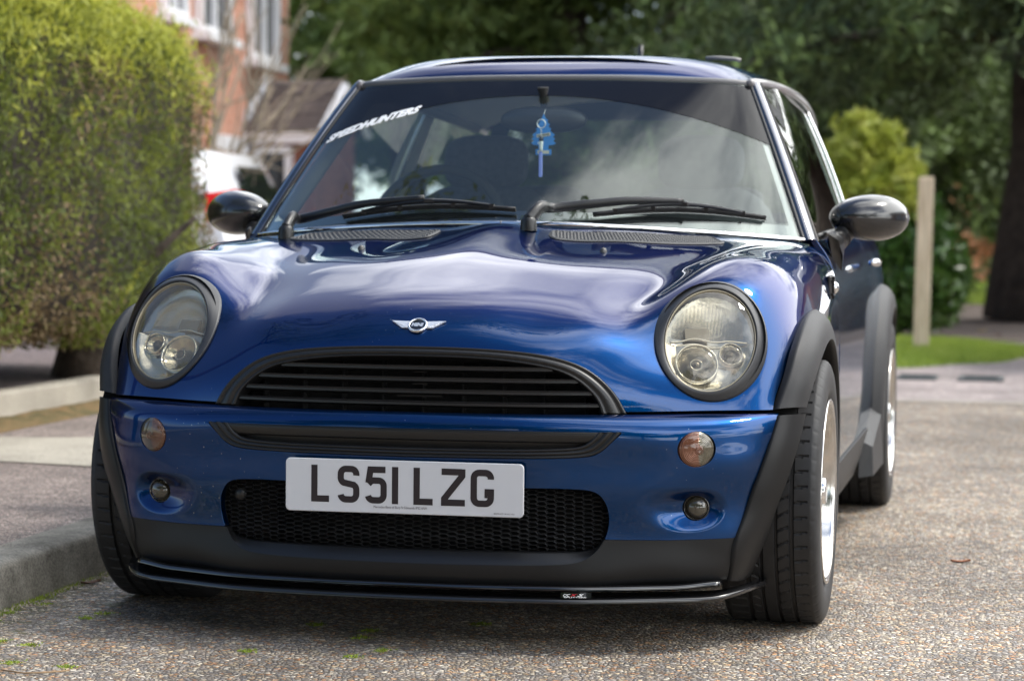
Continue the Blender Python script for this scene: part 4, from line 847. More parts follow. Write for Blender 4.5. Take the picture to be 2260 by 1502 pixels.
# ------------------------------------------------------------------ bonnet vents, washer jets, wipers
VENTM = mat('vent_plastic', (.055, .055, .055), .5)
for s in (1, -1):
    cl = catmull([(.140, .240), (.25, .264), (.36, .300), (.46, .345), (.545, .392)], 10); T = np.gradient(cl, axis=0); T /= np.linalg.norm(T, axis=1)[:, None]; nn = np.stack([-T[:, 1], T[:, 0]], 1)
    L = np.concatenate([[0], np.cumsum(np.linalg.norm(np.diff(cl, axis=0), axis=1))]); tot = L[-1]; nl = 240
    l = np.linspace(0, tot, nl); C2 = np.stack([np.interp(l, L, cl[:, i]) for i in (0, 1)], 1); N2 = np.stack([np.interp(l, L, nn[:, i]) for i in (0, 1)], 1)
    hw0 = .048; e = np.minimum(l, tot-l); hw = hw0*(.90+.1*0)*np.clip(1-(1-np.clip(e/.028, 0, 1))**2.6, .0, 1)**.42; hw = np.maximum(hw, .0005)
    t = np.linspace(-1, 1, 41); X = C2[:, None, 0]+N2[:, None, 0]*hw[:, None]*t; Y = C2[:, None, 1]+N2[:, None, 1]*hw[:, None]*t
    P, Nn = at_hood(s*X.ravel(), Y.ravel()); P = P.reshape(nl, 41, 3)
    edge = np.minimum(e[:, None]/.02, (hw[:, None]*(1-np.abs(t)))/.008); edge = np.clip(edge, 0, 1)
    lv_ = (t[None]*hw[:, None]); dim = np.sin(l[:, None]/.0168*2*np.pi)*np.sin((lv_)/.0150*2*np.pi+np.pi/2*0)
    bumpz = .0035*sst(edge, 0, .5)-.0035*sst(edge, .5, .75)*1+.0050*np.clip(dim, 0, 1)**.6*sst(edge, .7, .95)
    P[..., 2] += .0015+bumpz
    Fv = grid_faces(nl, 41); Fv = Fv if s < 0 else [f[::-1] for f in Fv]; mk('bonnet_vent', P.reshape(-1, 3), Fv, VENTM, BON)
    q, qn = at_hood(s*.298, .112); V, F = lathe([(-.002, .0085), (.004, .008), (.008, .006), (.010, .002), (.010, 0)], 20, 'z'); mk('washer_jet', V*np.array([1, 1.3, 1])+q[0], F, mat('jet_grey', (.06, .058, .055), .4), BON)
def wiper(base, knee, mid, head, b0, b1, name='wiper'):
    base, knee, mid, head = map(np.array, (base, knee, mid, head)); root = empty(name, tuple(base), CAR)
    mb = MB(); V, F = lathe([(-.02, .021), (.004, .0195), (.012, .016), (.016, .010), (.017, .0)], 24, 'z'); mb.add(V+base*1.0-base, F)
    mb.obj('spindle_cap', SATIN, root)
    mb = MB(); A = catmull([base+np.array([0, -.002, .004]), base*.5+knee*.5+np.array([0, -.006, .020]), knee, knee*.5+mid*.5+np.array([0, -.001, .001]), mid, head], 8); kk = len(A); rad = np.interp(np.linspace(0, 1, kk), [0, .1, .3, .34, .36, .75, 1], [.018, .0175, .0145, .0145, .0130, .0105, .0075]); mb.tube(A-base, rad, 12, sx=.8)
    mb.obj('arm', SATIN, root)
    bl = np.array(b0), np.array(b1); bb = at_ws(np.linspace(b0[0], b1[0], 24), np.linspace(b0[1], b1[1], 24)+.016*np.sin(np.linspace(0, np.pi, 24)), 0); nrm = np.array([0, -.62, .78])
    mb = MB(); mb.tube(bb+nrm*.0055-base, .0035, 6, sx=.6); mb.tube(bb+nrm*.013-base, .0042, 8, sx=1.1); mb.obj('blade', RUBBER, root)
    mb = MB(); m_ = 12
    span = bb[3:21]; arch = span+nrm*(.018+.010*np.sin(np.linspace(0, np.pi, len(span)))[:, None]); mb.tube(arch-base, np.interp(np.linspace(0, 1, len(span)), [0, .5, 1], [.0035, .0065, .0035]), 8)
    for q in (3, 8, 15, 20): mb.box(bb[q]+nrm*.015-base, (.012, .010, .012))
    mb.box(bb[12]+nrm*.028-base, (.030, .014, .014), bev=.003); mb.obj('blade_bracket', SATIN, root, ang=40)
q1, _ = at_hood(.085, .262); q2, _ = at_hood(-.575, .39)
wiper(q1[0]+np.array([0, 0, .018]), at_ws(.128, .926, .030)[0], at_ws(.31, .943, .034)[0], at_ws(.428, .944, .034)[0], (.225, .925), (.632, .921))
wiper(q2[0]+np.array([0, 0, .018]), at_ws(-.555, .897, .028)[0], at_ws(-.36, .932, .034)[0], at_ws(-.205, .946, .034)[0], (-.44, .915), (.030, .936))

# ------------------------------------------------------------------ door mirrors
def mirror(s):
    c = np.array([s*.872, .905, .933]); root = empty('door_mirror', tuple(c), CAR); n1_, n2_ = 48, 26; rows = []
    for t in np.linspace(0, np.pi, n2_):
        yy_ = -math.cos(t); rr = math.sin(t) if yy_ < 0 else (1-.42*yy_**2)
        if yy_ >= 0 and t > np.pi*.93: rr = .0
        dpt = .085*yy_ if yy_ < 0 else .055*yy_
        a = np.linspace(0, 2*np.pi, n1_, endpoint=False)
        if yy_ >= 0: rr = math.sqrt(max(0, 1-(yy_*.55)**2))
        X = .103*rr*np.cos(a); Z = .0615*rr*np.sin(a)*(1+.10*np.cos(a)*s); rows.append(np.stack([X, np.full(n1_, dpt)+.12*np.abs(X)*0+s*X*.35, Z], 1))
    V, F = loft(rows, True); F.append(tuple((n2_-1)*n1_+i for i in range(n1_))); mk('shell', V, [f[::-1] for f in F] if False else F, mat('mirror_shell_black', (.012, .012, .013), .22, coat=.8, coat_rough=.12), root)
    V, F = lathe([(.0, .001), (.0, .9), (.002, 1.0)], 40, 'y'); V = V*np.array([.082, 1, .048])+np.array([0, .056, 0]); V[:, 1] += s*V[:, 0]*.35; mk('glass', V, F, mat('mirror_silver', (.8, .8, .8), .02, 1), root)
    foot = np.array([s*.792, .80, .862])-c; top = np.array([s*.830, .890, .912])-c
    A = np.linspace(0, 1, 8)[:, None]; mb = MB(); mb.tube(foot*(1-A)+top*A, np.linspace(.030, .025, 8), 14, sx=.75); mb.obj('stalk', SATIN, root)
    mb = MB(); mb.tube([foot*.62+top*.38, foot*.58+top*.42], .0305, 14, sx=.76); mb.obj('joint', SEAL, root)
    V, F = loft([[foot+np.array([s*a, b, z]) for a, b, z in ((-.012, -.085, .028), (.012, -.05, .010), (.02, .0, -.03), (.015, .03, -.07), (-.005, -.03, -.035))], [foot+np.array([s*a*.8, b*.5, z*.5+.02]) for a, b, z in ((.0, -.07, .03), (.03, -.04, .012), (.035, .0, -.02), (.03, .03, -.04), (.01, -.03, -.03))]], True)
    mk('base', V, F+[(0, 1, 2, 3, 4), (9, 8, 7, 6, 5)], SATIN, root)
for s in (1, -1): mirror(s)

# ------------------------------------------------------------------ splitter
def splitter(off, z, th, xe, name, m, curl=0):
    x = np.linspace(-xe, xe, 121); P, _ = at_front(BS, BN, x*.975, np.full(121, .16)); P = smooth1(P); P[:, 0] = x
    zz_ = z+curl*sst(np.abs(x), xe*.85, xe); fr_ = P+np.array([0, 0, 0]); fr_[:, 1] -= off; fr_[:, 2] = zz_; bk = fr_.copy(); bk[:, 1] += .10
    rows = [bk+np.array([0, 0, -th/2]), fr_+np.array([0, .006, -th/2]), fr_+np.array([0, 0, -th*.2]), fr_+np.array([0, .0005, th*.25]), fr_+np.array([0, .006, th/2]), bk+np.array([0, 0, th/2])]
    V, F = loft(rows); F += [tuple(i*121 for i in range(6)), tuple(i*121+120 for i in range(5, -1, -1))]; return mk(name, V, F, m, VAL, ang=60)
splitter(.010, .140, .011, .655, 'splitter_upper_lip', GLOSSBLK, .006); SPL = splitter(.016, .114, .012, .735, 'splitter', mat('splitter_black', (.010, .010, .011), .22, coat=.5, coat_rough=.15), .012)
P, _ = at_front(BS, BN, .30, .16); P = P[0]+np.array([0, -.0125, 0]); P[2] = .1275
mb = MB(); x = np.linspace(.335, .398, 12); PP, _ = at_front(BS, BN, x, np.full(12, .16)); PP[:, 1] -= .012
V, F = loft([np.stack([x, PP[:, 1]-.001, np.full(12, .122)], 1), np.stack([x, PP[:, 1]+.002, np.full(12, .134)], 1)]); o = mk('splitter_sticker', V, F, mats=[GLOSSBLK], m=GLOSSBLK, parent=SPL)
def stk(txt, x0, wd, z0, hgt, m, sh=.35):
    V, F = font_mesh(txt, 1, sh, .02); V[:, 0] = x0+V[:, 0]/V[:, 0].max()*wd; V[:, 1] = z0+V[:, 1]/V[:, 1].max()*hgt
    yb2 = np.interp(V[:, 0], x, PP[:, 1]); mk('sticker_lettering', np.stack([V[:, 0], yb2-.0022+(V[:, 1]-.122)*.25, V[:, 1]], 1), F, m, o, smooth=False)
stk('CC', .339, .016, .1262, .0048, LETWHITE); stk('X', .355, .014, .1262, .0048, RED); stk('S', .369, .014, .1262, .0048, LETWHITE); stk('SPLITTERS', .342, .046, .1232, .0020, LETWHITE, 0)

# ------------------------------------------------------------------ wheels
def tyre_mesh(wd=.222, Ro=.302, Ri=.205):
    hw = wd/2; base = [(-hw*.80, Ri), (-hw*.93, Ri+.012), (-hw*.995, Ri+.030), (-hw*1.0, Ri+.055), (-hw*.985, Ri+.075), (-hw*.945, Ro-.010), (-hw*.90, Ro-.0045), (-hw*.86, Ro-.0025)]
    tread = np.linspace(-.84, .84, 64); prof = base+[(t*hw, Ro-.0025*abs(t)**3) for t in tread]+[(-a, r) for a, r in base[::-1]]
    n = 560; a = np.linspace(0, 2*np.pi, n, endpoint=False); V = np.zeros((len(prof), n, 3))
    for i, (ax, r) in enumerate(prof):
        t = ax/hw; rr = np.full(n, r)
        if abs(t) < .86:
            gd = 0
            for gc in (-.42, -.13, .16, .47): 
                if abs(t-gc) < .035: gd = .0065
            rr -= gd
            ph = (a*56/(2*np.pi)+abs(t)*(1.6 if abs(t) < .45 else .35)+(0 if t > 0 else .5)) % 1
            if gd == 0: rr -= np.where(ph < .13, .0035*(1 if (abs(t) > .19 and abs(t) < .78) else 0), 0)
        elif abs(t) < .93: rr -= np.where((a*56/(2*np.pi)) % 1 < .12, .0012, 0)
        V[i] = np.stack([np.full(n, ax), rr*np.cos(a), rr*np.sin(a)], 1)
    return V.reshape(-1, 3), grid_faces(len(prof), n, True)
def rim_mesh(s):
    hw = .111; P = [(.098, .2065), (.108, .2125), (.111, .2105), (.110, .2045), (.103, .1995), (.095, .197), (.055, .190), (.045, .186), (.0, .18), (-.10, .19), (-.105, .205)]
    V, F = lathe([(a, r) for a, r in P], 90, 'x'); return V, F
TM = tyre_mesh(); LT = LETWHITE
def wheel(s, yc, xo):
    root = empty('wheel', (s*(xo-.111), yc, .302), CAR); sv = np.array([s, 1, 1]); fl = (lambda F: F if s > 0 else [f[::-1] for f in F])
    mk('tyre', TM[0]*sv, fl(TM[1]), RUBBER, root, ang=35)
    V, F = rim_mesh(s); rim = mk('rim', V*sv, fl(F), ALU, root)
    mb = MB()
    for k_ in range(10):
        a = 2*np.pi*k_/10; c, sn_ = math.cos(a), math.sin(a)
        q = [(.062, .05, -.013), (.062, .05, .013), (.050, .19, .010), (.050, .19, -.010)]; b_ = [(.040, .05, -.010), (.040, .05, .010), (.030, .19, .007), (.030, .19, -.007)]
        V = np.array([(x_, r_*c-t_*sn_, r_*sn_+t_*c) for x_, r_, t_ in q+b_]); mb.add(V*sv, [(0, 1, 2, 3), (7, 6, 5, 4), (0, 4, 5, 1), (1, 5, 6, 2), (2, 6, 7, 3), (3, 7, 4, 0)])
    mb.obj('spokes', ALU, rim, smooth=False)
    V, F = lathe([(.03, .066), (.06, .064), (.070, .050), (.072, .034), (.085, .032), (.101, .030), (.104, .026), (.104, .0)], 40, 'x'); mk('centre_cap', V*sv, fl(F), CHROME, rim)
    V, F = lathe([(.0, .14), (.012, .14), (.014, .05)], 60, 'x'); mk('brake_disc', V*sv, fl(F), mat('brake_iron', (.25, .24, .23), .35, .9), root)
for s in (1, -1): wheel(s, 0, .849 if s > 0 else .838); wheel(s, 2.467, .857)

# ------------------------------------------------------------------ cabin
mb = MB(); V, F = loft([[(x, .42+.40*(x/.7)**2, .875-.01*(x/.7)**2) for x in np.linspace(-.68, .68, 25)], [(x, .62+.30*(x/.7)**2, .905) for x in np.linspace(-.68, .68, 25)], [(x, .86+.10*(x/.7)**2, .915+.02*math.exp(-((x+.36)/.14)**2)) for x in np.linspace(-.68, .68, 25)], [(x, 1.0, .89) for x in np.linspace(-.68, .68, 25)], [(x, 1.02, .55) for x in np.linspace(-.68, .68, 25)]])
mk('dashboard', V, F, CABIN, CAR)
sw = empty('steering_wheel', (-.36, 1.13, .895), CAR); a = np.linspace(0, 2*np.pi, 49); tl = R(25)
ringp = np.stack([.185*np.cos(a), .185*np.sin(a)*math.sin(tl), .185*np.sin(a)*math.cos(tl)], 1); mb = MB(); mb.tube(ringp, .015, 10, cap=False); mb.obj('rim', CABIN, sw)
mb = MB(); mb.box((0, .0, 0), (.13, .05, .09), bev=.01); mb.box((0, 0, 0), (.36, .02, .03)); mb.obj('hub', CABIN, sw, ang=40)
def seat(x, y, rear=False):
    root = empty('rear_seat' if rear else 'front_seat', (x, y, .40), CAR)
    def pillow(name, c, d, lean=0, e=3.2):
        n1_, n2_ = 28, 16; rows = []
        for v in np.linspace(-np.pi/2, np.pi/2, n2_):
            cv_, sv_ = np.sign(math.cos(v))*abs(math.cos(v))**(2/e), np.sign(math.sin(v))*abs(math.sin(v))**(2/e)
            rows.append([(d[0]/2*cv_*np.sign(math.cos(u))*abs(math.cos(u))**(2/e), d[1]/2*cv_*np.sign(math.sin(u))*abs(math.sin(u))**(2/e), d[2]/2*sv_) for u in np.linspace(0, 2*np.pi, n1_, endpoint=False)])
        V, F = loft(rows, True); V[:, 1] += V[:, 2]*math.tan(lean); mk(name, V+np.array(c), F, SEATM, root)
    if not rear:
        pillow('cushion', (0, 0, 0), (.50, .50, .16)); pillow('backrest', (0, .27, .32), (.50, .14, .62), R(14)); pillow('headrest', (0, .36, .695), (.26, .10, .17), R(10))
    else: pillow('backrest', (0, .2, .30), (1.15, .16, .50), R(12)); pillow('headrest', (-.3, .28, .58), (.26, .09, .12)); pillow('headrest', (.3, .28, .58), (.26, .09, .12))
seat(-.34, 1.32); seat(.32, 1.32); seat(0, 2.15, True)
V, F = loft([[(x, y, 1.365-.10*(abs(x)/.56)**3-.035*sst(y, 1.6, 2.7)) for x in np.linspace(-.55, .55, 15)] for y in np.linspace(.98, 2.6, 10)]); mk('headlining', V, [f[::-1] for f in F], HEADLN, CAR)
for s in (1, -1):
    V, F = loft([[(s*(.60-.0*t), 1.92+.02*t, 1.27*t+.9*(1-t)), (s*(.60), 2.06+.0*t, 1.27*t+.9*(1-t))] for t in np.linspace(0, 1, 4)]); V[:, 0] = s*np.interp(V[:, 2], [.9, 1.27], [.735, .59]); mk('door_pillar_trim', V, F, HEADLN, CAR)
    mb = MB(); mb.tube([(s*.70, .78, .92), (s*.545, 1.06, 1.26), (s*.56, 1.4, 1.285), (s*.56, 2.5, 1.24)], .022, 8); mb.obj('pillar_trim', mat('pillar_grey', (.12, .12, .115), .8), CAR)
mir = empty('rear_view_mirror', (.013, .80, 1.186), CAR)
rows = [];
for t in np.linspace(-np.pi/2, np.pi/2, 14):
    rows.append([(.118*math.cos(t)*np.sign(math.cos(u))*abs(math.cos(u))**.8, .028*math.sin(t), .036*math.cos(t)*np.sign(math.sin(u))*abs(math.sin(u))**.9) for u in np.linspace(0, 2*np.pi, 40, endpoint=False)])
V, F = loft(rows, True); mk('housing', V, F, mat('mirror_housing_black', (.006, .006, .007), .4), mir); mb = MB(); mb.tube([(0, 0, .02), (0, -.01, .06), (0, -.015, .085)], [.008, .009, .016], 10); mb.obj('stem', DARK, mir)

# ------------------------------------------------------------------ things hanging from the rear-view mirror
tree2 = [(0, .052), (.006, .040), (.012, .036), (.009, .030), (.017, .024), (.0125, .019), (.021, .012), (.017, .008), (.0305, -.004), (.025, -.008), (.0315, -.014), (.026, -.019), (.0335, -.026), (.026, -.030), (.014, -.031), (.013, -.041), (.021, -.0415), (.021, -.0565)]
T2 = np.array(tree2+[(-a, b) for a, b in tree2[::-1][:-1]]); nT = len(T2); org = np.array([.0215, .757, 1.148])
V = np.concatenate([np.stack([T2[:, 0], np.full(nT, -.0008), T2[:, 1]], 1), np.stack([T2[:, 0], np.full(nT, .0008), T2[:, 1]], 1)]); F = [tuple(range(nT-1, -1, -1)), tuple(range(nT, 2*nT))]+[(i, (i+1) % nT, nT+(i+1) % nT, nT+i) for i in range(nT)]
AF = mk('air_freshener', V, F, mat('freshener_blue', (.02, .22, .62), .7), smooth=False, label='blue card tree air freshener hanging from the rear view mirror', cat='air freshener'); AF.location = tuple(org)
mb = MB(); ct = math.cos(R(9)); st_ = math.sin(R(9)); mb.box((0, -.0016, -.004), (.037, .0006, .0085), rot=[(ct, 0, -st_), (0, 1, 0), (st_, 0, ct)]); mb.box((0, -.0016, -.049), (.031, .0006, .0085)); mb.obj('paper_label', mat('label_cream', (.62, .58, .42), .7), AF, smooth=False)
V, F = font_mesh('CAR-FRESHNER', .006, 0, .0002); V[:, 0] = (V[:, 0]/V[:, 0].max()-.5)*.033; V[:, 1] -= .0022; V3 = np.stack([V[:, 0]*ct-V[:, 1]*st_, np.full(len(V), -.0023), V[:, 0]*st_+V[:, 1]*ct-.004], 1); mk('label_writing', V3, F, CHARBLK, AF, smooth=False)
mb = MB(); mb.tube([(0, 0, .050), (0, .02, .062), (-.002, .043, .075)], .0006, 5); mb.obj('string', LETWHITE, AF)
KR = empty('keyring', (.0195, .735, 1.173), label='silver keyring with a small blue bladed sword charm below the mirror', cat='keyring')
a = np.linspace(0, 2*np.pi, 33); mb = MB(); mb.tube(np.stack([.0112*np.cos(a), np.zeros(33), .0112*np.sin(a)], 1), .0014, 8, cap=False); mb.obj('split_ring', mat('keyring_silver', (.85, .85, .82), .3, .6), KR)
mb = MB()
for i in range(6): mb.tube(np.stack([.0016*np.cos(a[::4])*(1 if i % 2 else .2), .0016*np.cos(a[::4])*(.2 if i % 2 else 1), -.013-.0034*i+.0024*np.sin(a[::4])], 1), .0005, 5, cap=False)
mb.obj('chain', CHROME, KR)
mb = MB(); mb.tube([(0, 0, -.034), (0, 0, -.046)], .0062, 14); mb.obj('pommel', SATIN, KR)
mb = MB(); mb.tube([(0, 0, -.046), (0, 0, -.050), (0, 0, -.062), (0, 0, -.072)], [.0058, .0055, .0045, .0052], 14); mb.tube([(-.004, -.002, -.051), (-.0085, -.002, -.051)], .0022, 8); mb.obj('hilt', mat('hilt_white', (.75, .78, .74), .4), KR)
mb = MB(); mb.box((-.001, 0, -.107), (.0095, .004, .068), bev=.0012); mb.obj('blade', mat('blade_blue', (.22, .30, .80), .25, coat=.6), KR, ang=40)
# ------------------------------------------------------------------ ground and paving
def node_mat(name):
    m = bpy.data.materials.new(name); m.use_nodes = True; t = m.node_tree; return m, t, t.nodes['Principled BSDF']
def ramp(t, src, stops):
    r = t.nodes.new('ShaderNodeValToRGB'); t.links.new(src, r.inputs[0]); e = r.color_ramp.elements
    while len(e) < len(stops): e.new(.5)
    for k, (p, c) in enumerate(stops): e[k].position = p; e[k].color = (*c, 1)
    return r
def tnoise(t, vec, scale, detail=4, rough=.55):
    n = t.nodes.new('ShaderNodeTexNoise'); n.inputs['Scale'].default_value = scale; n.inputs['Detail'].default_value = detail; n.inputs['Roughness'].default_value = rough; t.links.new(vec, n.inputs['Vector']); return n
def tmix(t, fac, a, b, mode='MIX'):
    m = t.nodes.new('ShaderNodeMix'); m.data_type = 'RGBA'; m.blend_type = mode
    for k, v in (('Factor', fac), ('A', a), ('B', b)):
        if isinstance(v, (int, float)): m.inputs[k].default_value = v
        elif isinstance(v, tuple): m.inputs[k].default_value = (*v, 1)
        else: t.links.new(v, m.inputs[k])
    return m.outputs['Result']
def aggregate(name, cell, stops, gap, bump=.006, moss=0, stain=.25, rough=.7):
    """stones of mixed colour set in a dark binder"""
    m, t, b = node_mat(name); tcn = t.nodes.new('ShaderNodeTexCoord'); vec = tcn.outputs['Object']
    wob = tnoise(t, vec, 90, 2); ad = t.nodes.new('ShaderNodeMix'); ad.data_type = 'VECTOR'; ad.inputs['Factor'].default_value = .0035; t.links.new(vec, ad.inputs['A']); t.links.new(wob.outputs['Color'], ad.inputs['B'])
    v1 = t.nodes.new('ShaderNodeTexVoronoi'); v1.inputs['Scale'].default_value = 1/cell; t.links.new(ad.outputs['Result'], v1.inputs['Vector'])
    v2 = t.nodes.new('ShaderNodeTexVoronoi'); v2.feature = 'DISTANCE_TO_EDGE'; v2.inputs['Scale'].default_value = 1/cell; t.links.new(ad.outputs['Result'], v2.inputs['Vector'])
    sp_ = t.nodes.new('ShaderNodeSeparateXYZ'); t.links.new(v1.outputs['Color'], sp_.inputs[0])
    r = ramp(t, sp_.outputs[0], stops); r.color_ramp.interpolation = 'CONSTANT'
    br = t.nodes.new('ShaderNodeMapRange'); t.links.new(sp_.outputs[1], br.inputs[0]); br.inputs['To Min'].default_value = .65; br.inputs['To Max'].default_value = 1.25
    c = tmix(t, 1.0, r.outputs[0], br.outputs[0], 'MULTIPLY')
    ed = t.nodes.new('ShaderNodeMapRange'); t.links.new(v2.outputs['Distance'], ed.inputs[0]); ed.inputs['From Min'].default_value = .03; ed.inputs['From Max'].default_value = .16
    g = tmix(t, ed.outputs[0], gap, c)
    n1_ = tnoise(t, vec, 1.3, 5); n2_ = tnoise(t, vec, 9, 4)
    st_ = t.nodes.new('ShaderNodeMapRange'); t.links.new(n1_.outputs[0], st_.inputs[0]); st_.inputs['From Min'].default_value = .35; st_.inputs['From Max'].default_value = .65; st_.inputs['To Min'].default_value = 1-stain; st_.inputs['To Max'].default_value = 1.35
    g = tmix(t, 1.0, g, st_.outputs[0], 'MULTIPLY')
    s2_ = t.nodes.new('ShaderNodeMapRange'); t.links.new(n2_.outputs[0], s2_.inputs[0]); s2_.inputs['From Min'].default_value = .35; s2_.inputs['From Max'].default_value = .62; s2_.inputs['To Min'].default_value = .80; s2_.inputs['To Max'].default_value = 1.08
    g = tmix(t, 1.0, g, s2_.outputs[0], 'MULTIPLY')
    if moss:       # green film in the gaps close to the kerb
        px3 = t.nodes.new('ShaderNodeSeparateXYZ'); t.links.new(vec, px3.inputs[0]); mr = t.nodes.new('ShaderNodeMapRange'); t.links.new(px3.outputs[0], mr.inputs[0]); mr.inputs['From Min'].default_value = -.55; mr.inputs['From Max'].default_value = -1.05; mr.inputs['To Max'].default_value = .26
        n3 = tnoise(t, vec, 14, 5, .7); ad2 = t.nodes.new('ShaderNodeMath'); ad2.operation = 'ADD'; t.links.new(n3.outputs[0], ad2.inputs[0]); t.links.new(mr.outputs[0], ad2.inputs[1])
        m3 = t.nodes.new('ShaderNodeMapRange'); t.links.new(ad2.outputs[0], m3.inputs[0]); m3.inputs['From Min'].default_value = .70; m3.inputs['From Max'].default_value = .78; m3.inputs['To Max'].default_value = .7
        g = tmix(t, m3.outputs[0], g, (.07, .075, .02))
    t.links.new(g, b.inputs['Base Color'])
    hgt = t.nodes.new('ShaderNodeMapRange'); t.links.new(v2.outputs['Distance'], hgt.inputs[0]); hgt.inputs['From Max'].default_value = .35; hgt.interpolation_type = 'SMOOTHSTEP'
    hm = t.nodes.new('ShaderNodeMath'); hm.operation = 'MULTIPLY'; t.links.new(hgt.outputs[0], hm.inputs[0]); t.links.new(sp_.outputs[2], hm.inputs[1])
    ha = t.nodes.new('ShaderNodeMath'); ha.operation = 'MULTIPLY_ADD'; t.links.new(hgt.outputs[0], ha.inputs[0]); ha.inputs[1].default_value = .6; t.links.new(hm.outputs[0], ha.inputs[2])
    bp_ = t.nodes.new('ShaderNodeBump'); bp_.inputs['Strength'].default_value = .9; bp_.inputs['Distance'].default_value = bump; t.links.new(ha.outputs[0], bp_.inputs['Height']); t.links.new(bp_.outputs[0], b.inputs['Normal'])
    rr_m = t.nodes.new('ShaderNodeMapRange'); t.links.new(sp_.outputs[2], rr_m.inputs[0]); rr_m.inputs['To Min'].default_value = rough-.25; rr_m.inputs['To Max'].default_value = rough+.2; t.links.new(rr_m.outputs[0], b.inputs['Roughness'])
    return m
ROADM = aggregate('road_aggregate', .0112, [(0, (.32, .26, .21)), (.16, (.60, .47, .31)), (.30, (.26, .245, .235)), (.44, (.66, .57, .44)), (.55, (.40, .34, .29)), (.68, (.60, .35, .18)), (.76, (.48, .43, .38)), (.88, (.74, .66, .54)), (.95, (.52, .26, .12))], (.115, .096, .078), .006, moss=1)
PAVEM = aggregate('pavement_tarmac', .0085, [(0, (.27, .21, .19)), (.25, (.42, .33, .29)), (.5, (.20, .17, .155)), (.7, (.54, .42, .37)), (.85, (.35, .29, .26))], (.10, .082, .073), .003)
PINKM = aggregate('far_paving_aggregate', .02, [(0, (.38, .31, .28)), (.4, (.45, .36, .33)), (.7, (.34, .30, .28)), (.9, (.48, .42, .39))], (.24, .20, .19), .002)
def concrete(name, col, dark, sc=6):
    m, t, b = node_mat(name); tcn = t.nodes.new('ShaderNodeTexCoord'); v = tcn.outputs['Object']; n = tnoise(t, v, sc, 8, .65); n2_ = tnoise(t, v, 160, 3); r = ramp(t, n.outputs[0], [(.30, dark), (.62, col)])
    r2_ = ramp(t, n2_.outputs[0], [(.35, (.6, .6, .6)), (.6, (1.1, 1.1, 1.1))]); g = tmix(t, 1.0, r.outputs[0], r2_.outputs[0], 'MULTIPLY'); t.links.new(g, b.inputs['Base Color']); b.inputs['Roughness'].default_value = .85
    bp_ = t.nodes.new('ShaderNodeBump'); bp_.inputs['Strength'].default_value = .5; bp_.inputs['Distance'].default_value = .003; t.links.new(n2_.outputs[0], bp_.inputs['Height']); t.links.new(bp_.outputs[0], b.inputs['Normal']); return m
CONC = concrete('kerb_concrete', (.36, .33, .275), (.11, .10, .078)); CONCL = concrete('pale_concrete', (.44, .40, .33), (.30, .27, .22), 3)
SOIL = mat('bare_soil', (.10, .075, .062), .95, noise=(5, .4, (.17, .13, .11)), bump=(40, .8, .03)); GRASSM = mat('lawn_green', (.14, .20, .04), .9, noise=(8, .4, (.24, .30, .07)), bump=(60, 1, .03))
def sheet(name, P, z, m, **k): return mk(name, [(x, y, z) for x, y in P], [tuple(range(len(P)))], m, smooth=False, kind='structure', **k)
sheet('road', [(-1.03, -60), (60, -60), (60, 7.3), (-1.03, 7.3)], 0, ROADM)
sheet('ground', [(-90, -90), (90, -90), (90, 90), (-90, 90)], -.03, SOIL)
sheet('far_paving', [(-5.5, 7.42), (60, 7.42), (60, 17), (-5.5, 17)], .0, PINKM)
sheet('flush_kerb', [(-1.03, 7.3), (60, 7.3), (60, 7.42), (-1.03, 7.42)], .002, CONCL)
# kerb stones: a long extruded profile with shallow joints
prof = [(-1.030, 0), (-1.036, .05), (-1.041, .092), (-1.0445, .1015), (-1.052, .1065), (-1.066, .109), (-1.085, .110), (-1.170, .111), (-1.171, .09)]
ys_ = np.arange(-7, 7.4, .03); rows = []
for y in ys_:
    j = abs(((y+.045) % .915)-.0); dd = .009 if j < .03 else 0
    rows.append([(x-(dd if z > .001 else 0), y, z-dd*.6) for x, z in prof])
V, F = loft(rows); mk('kerb', V, [f[::-1] for f in F], CONC, kind='structure', ang=60)
sheet('pavement', [(-3.2, -60), (-1.17, -60), (-1.17, 7.3), (-3.2, 7.3)], .105, PAVEM)
sheet('concrete_path', [(-2.9, 2.15), (-2.06, 1.93), (-1.70, 1.86), (-1.20, 1.80), (-1.20, 3.1), (-1.9, 2.96), (-2.25, 2.80), (-2.9, 2.75)], .109, CONCL)
# mossy gutter of leaf litter against the edging
r_ = np.random.default_rng(5); mb = MB(); gx = np.linspace(-2.78, -2.50, 12); gy = np.linspace(-2, 8, 260); XX, YY = np.meshgrid(gx, gy); ZZ = .106+.022*np.sin((XX+2.78)/.28*np.pi)**.8*(.6+.8*r_.random(XX.shape)); V = np.stack([XX, YY, ZZ], 2).reshape(-1, 3)
mk('moss_strip', V, grid_faces(260, 12), mat('moss_and_litter', (.045, .05, .012), .95, noise=(14, .5, (.20, .12, .05)), bump=(80, 1, .01)), kind='stuff')
mb = MB(); V, F = loft([[(-2.80, y, .10), (-2.80, y, .195), (-2.815, y, .205), (-2.90, y, .205), (-2.90, y, .10)] for y in np.linspace(-3, 9, 60)]); EDG = mk('edging_kerb', V, F, CONCL, kind='structure', ang=40)
sheet('planting_bed', [(-7.0, -3), (-2.9, -3), (-2.9, 9), (-7.0, 9)], .185, mat('bed_litter', (.09, .07, .065), .95, noise=(30, .5, (.26, .20, .19)), bump=(90, 1, .02)))
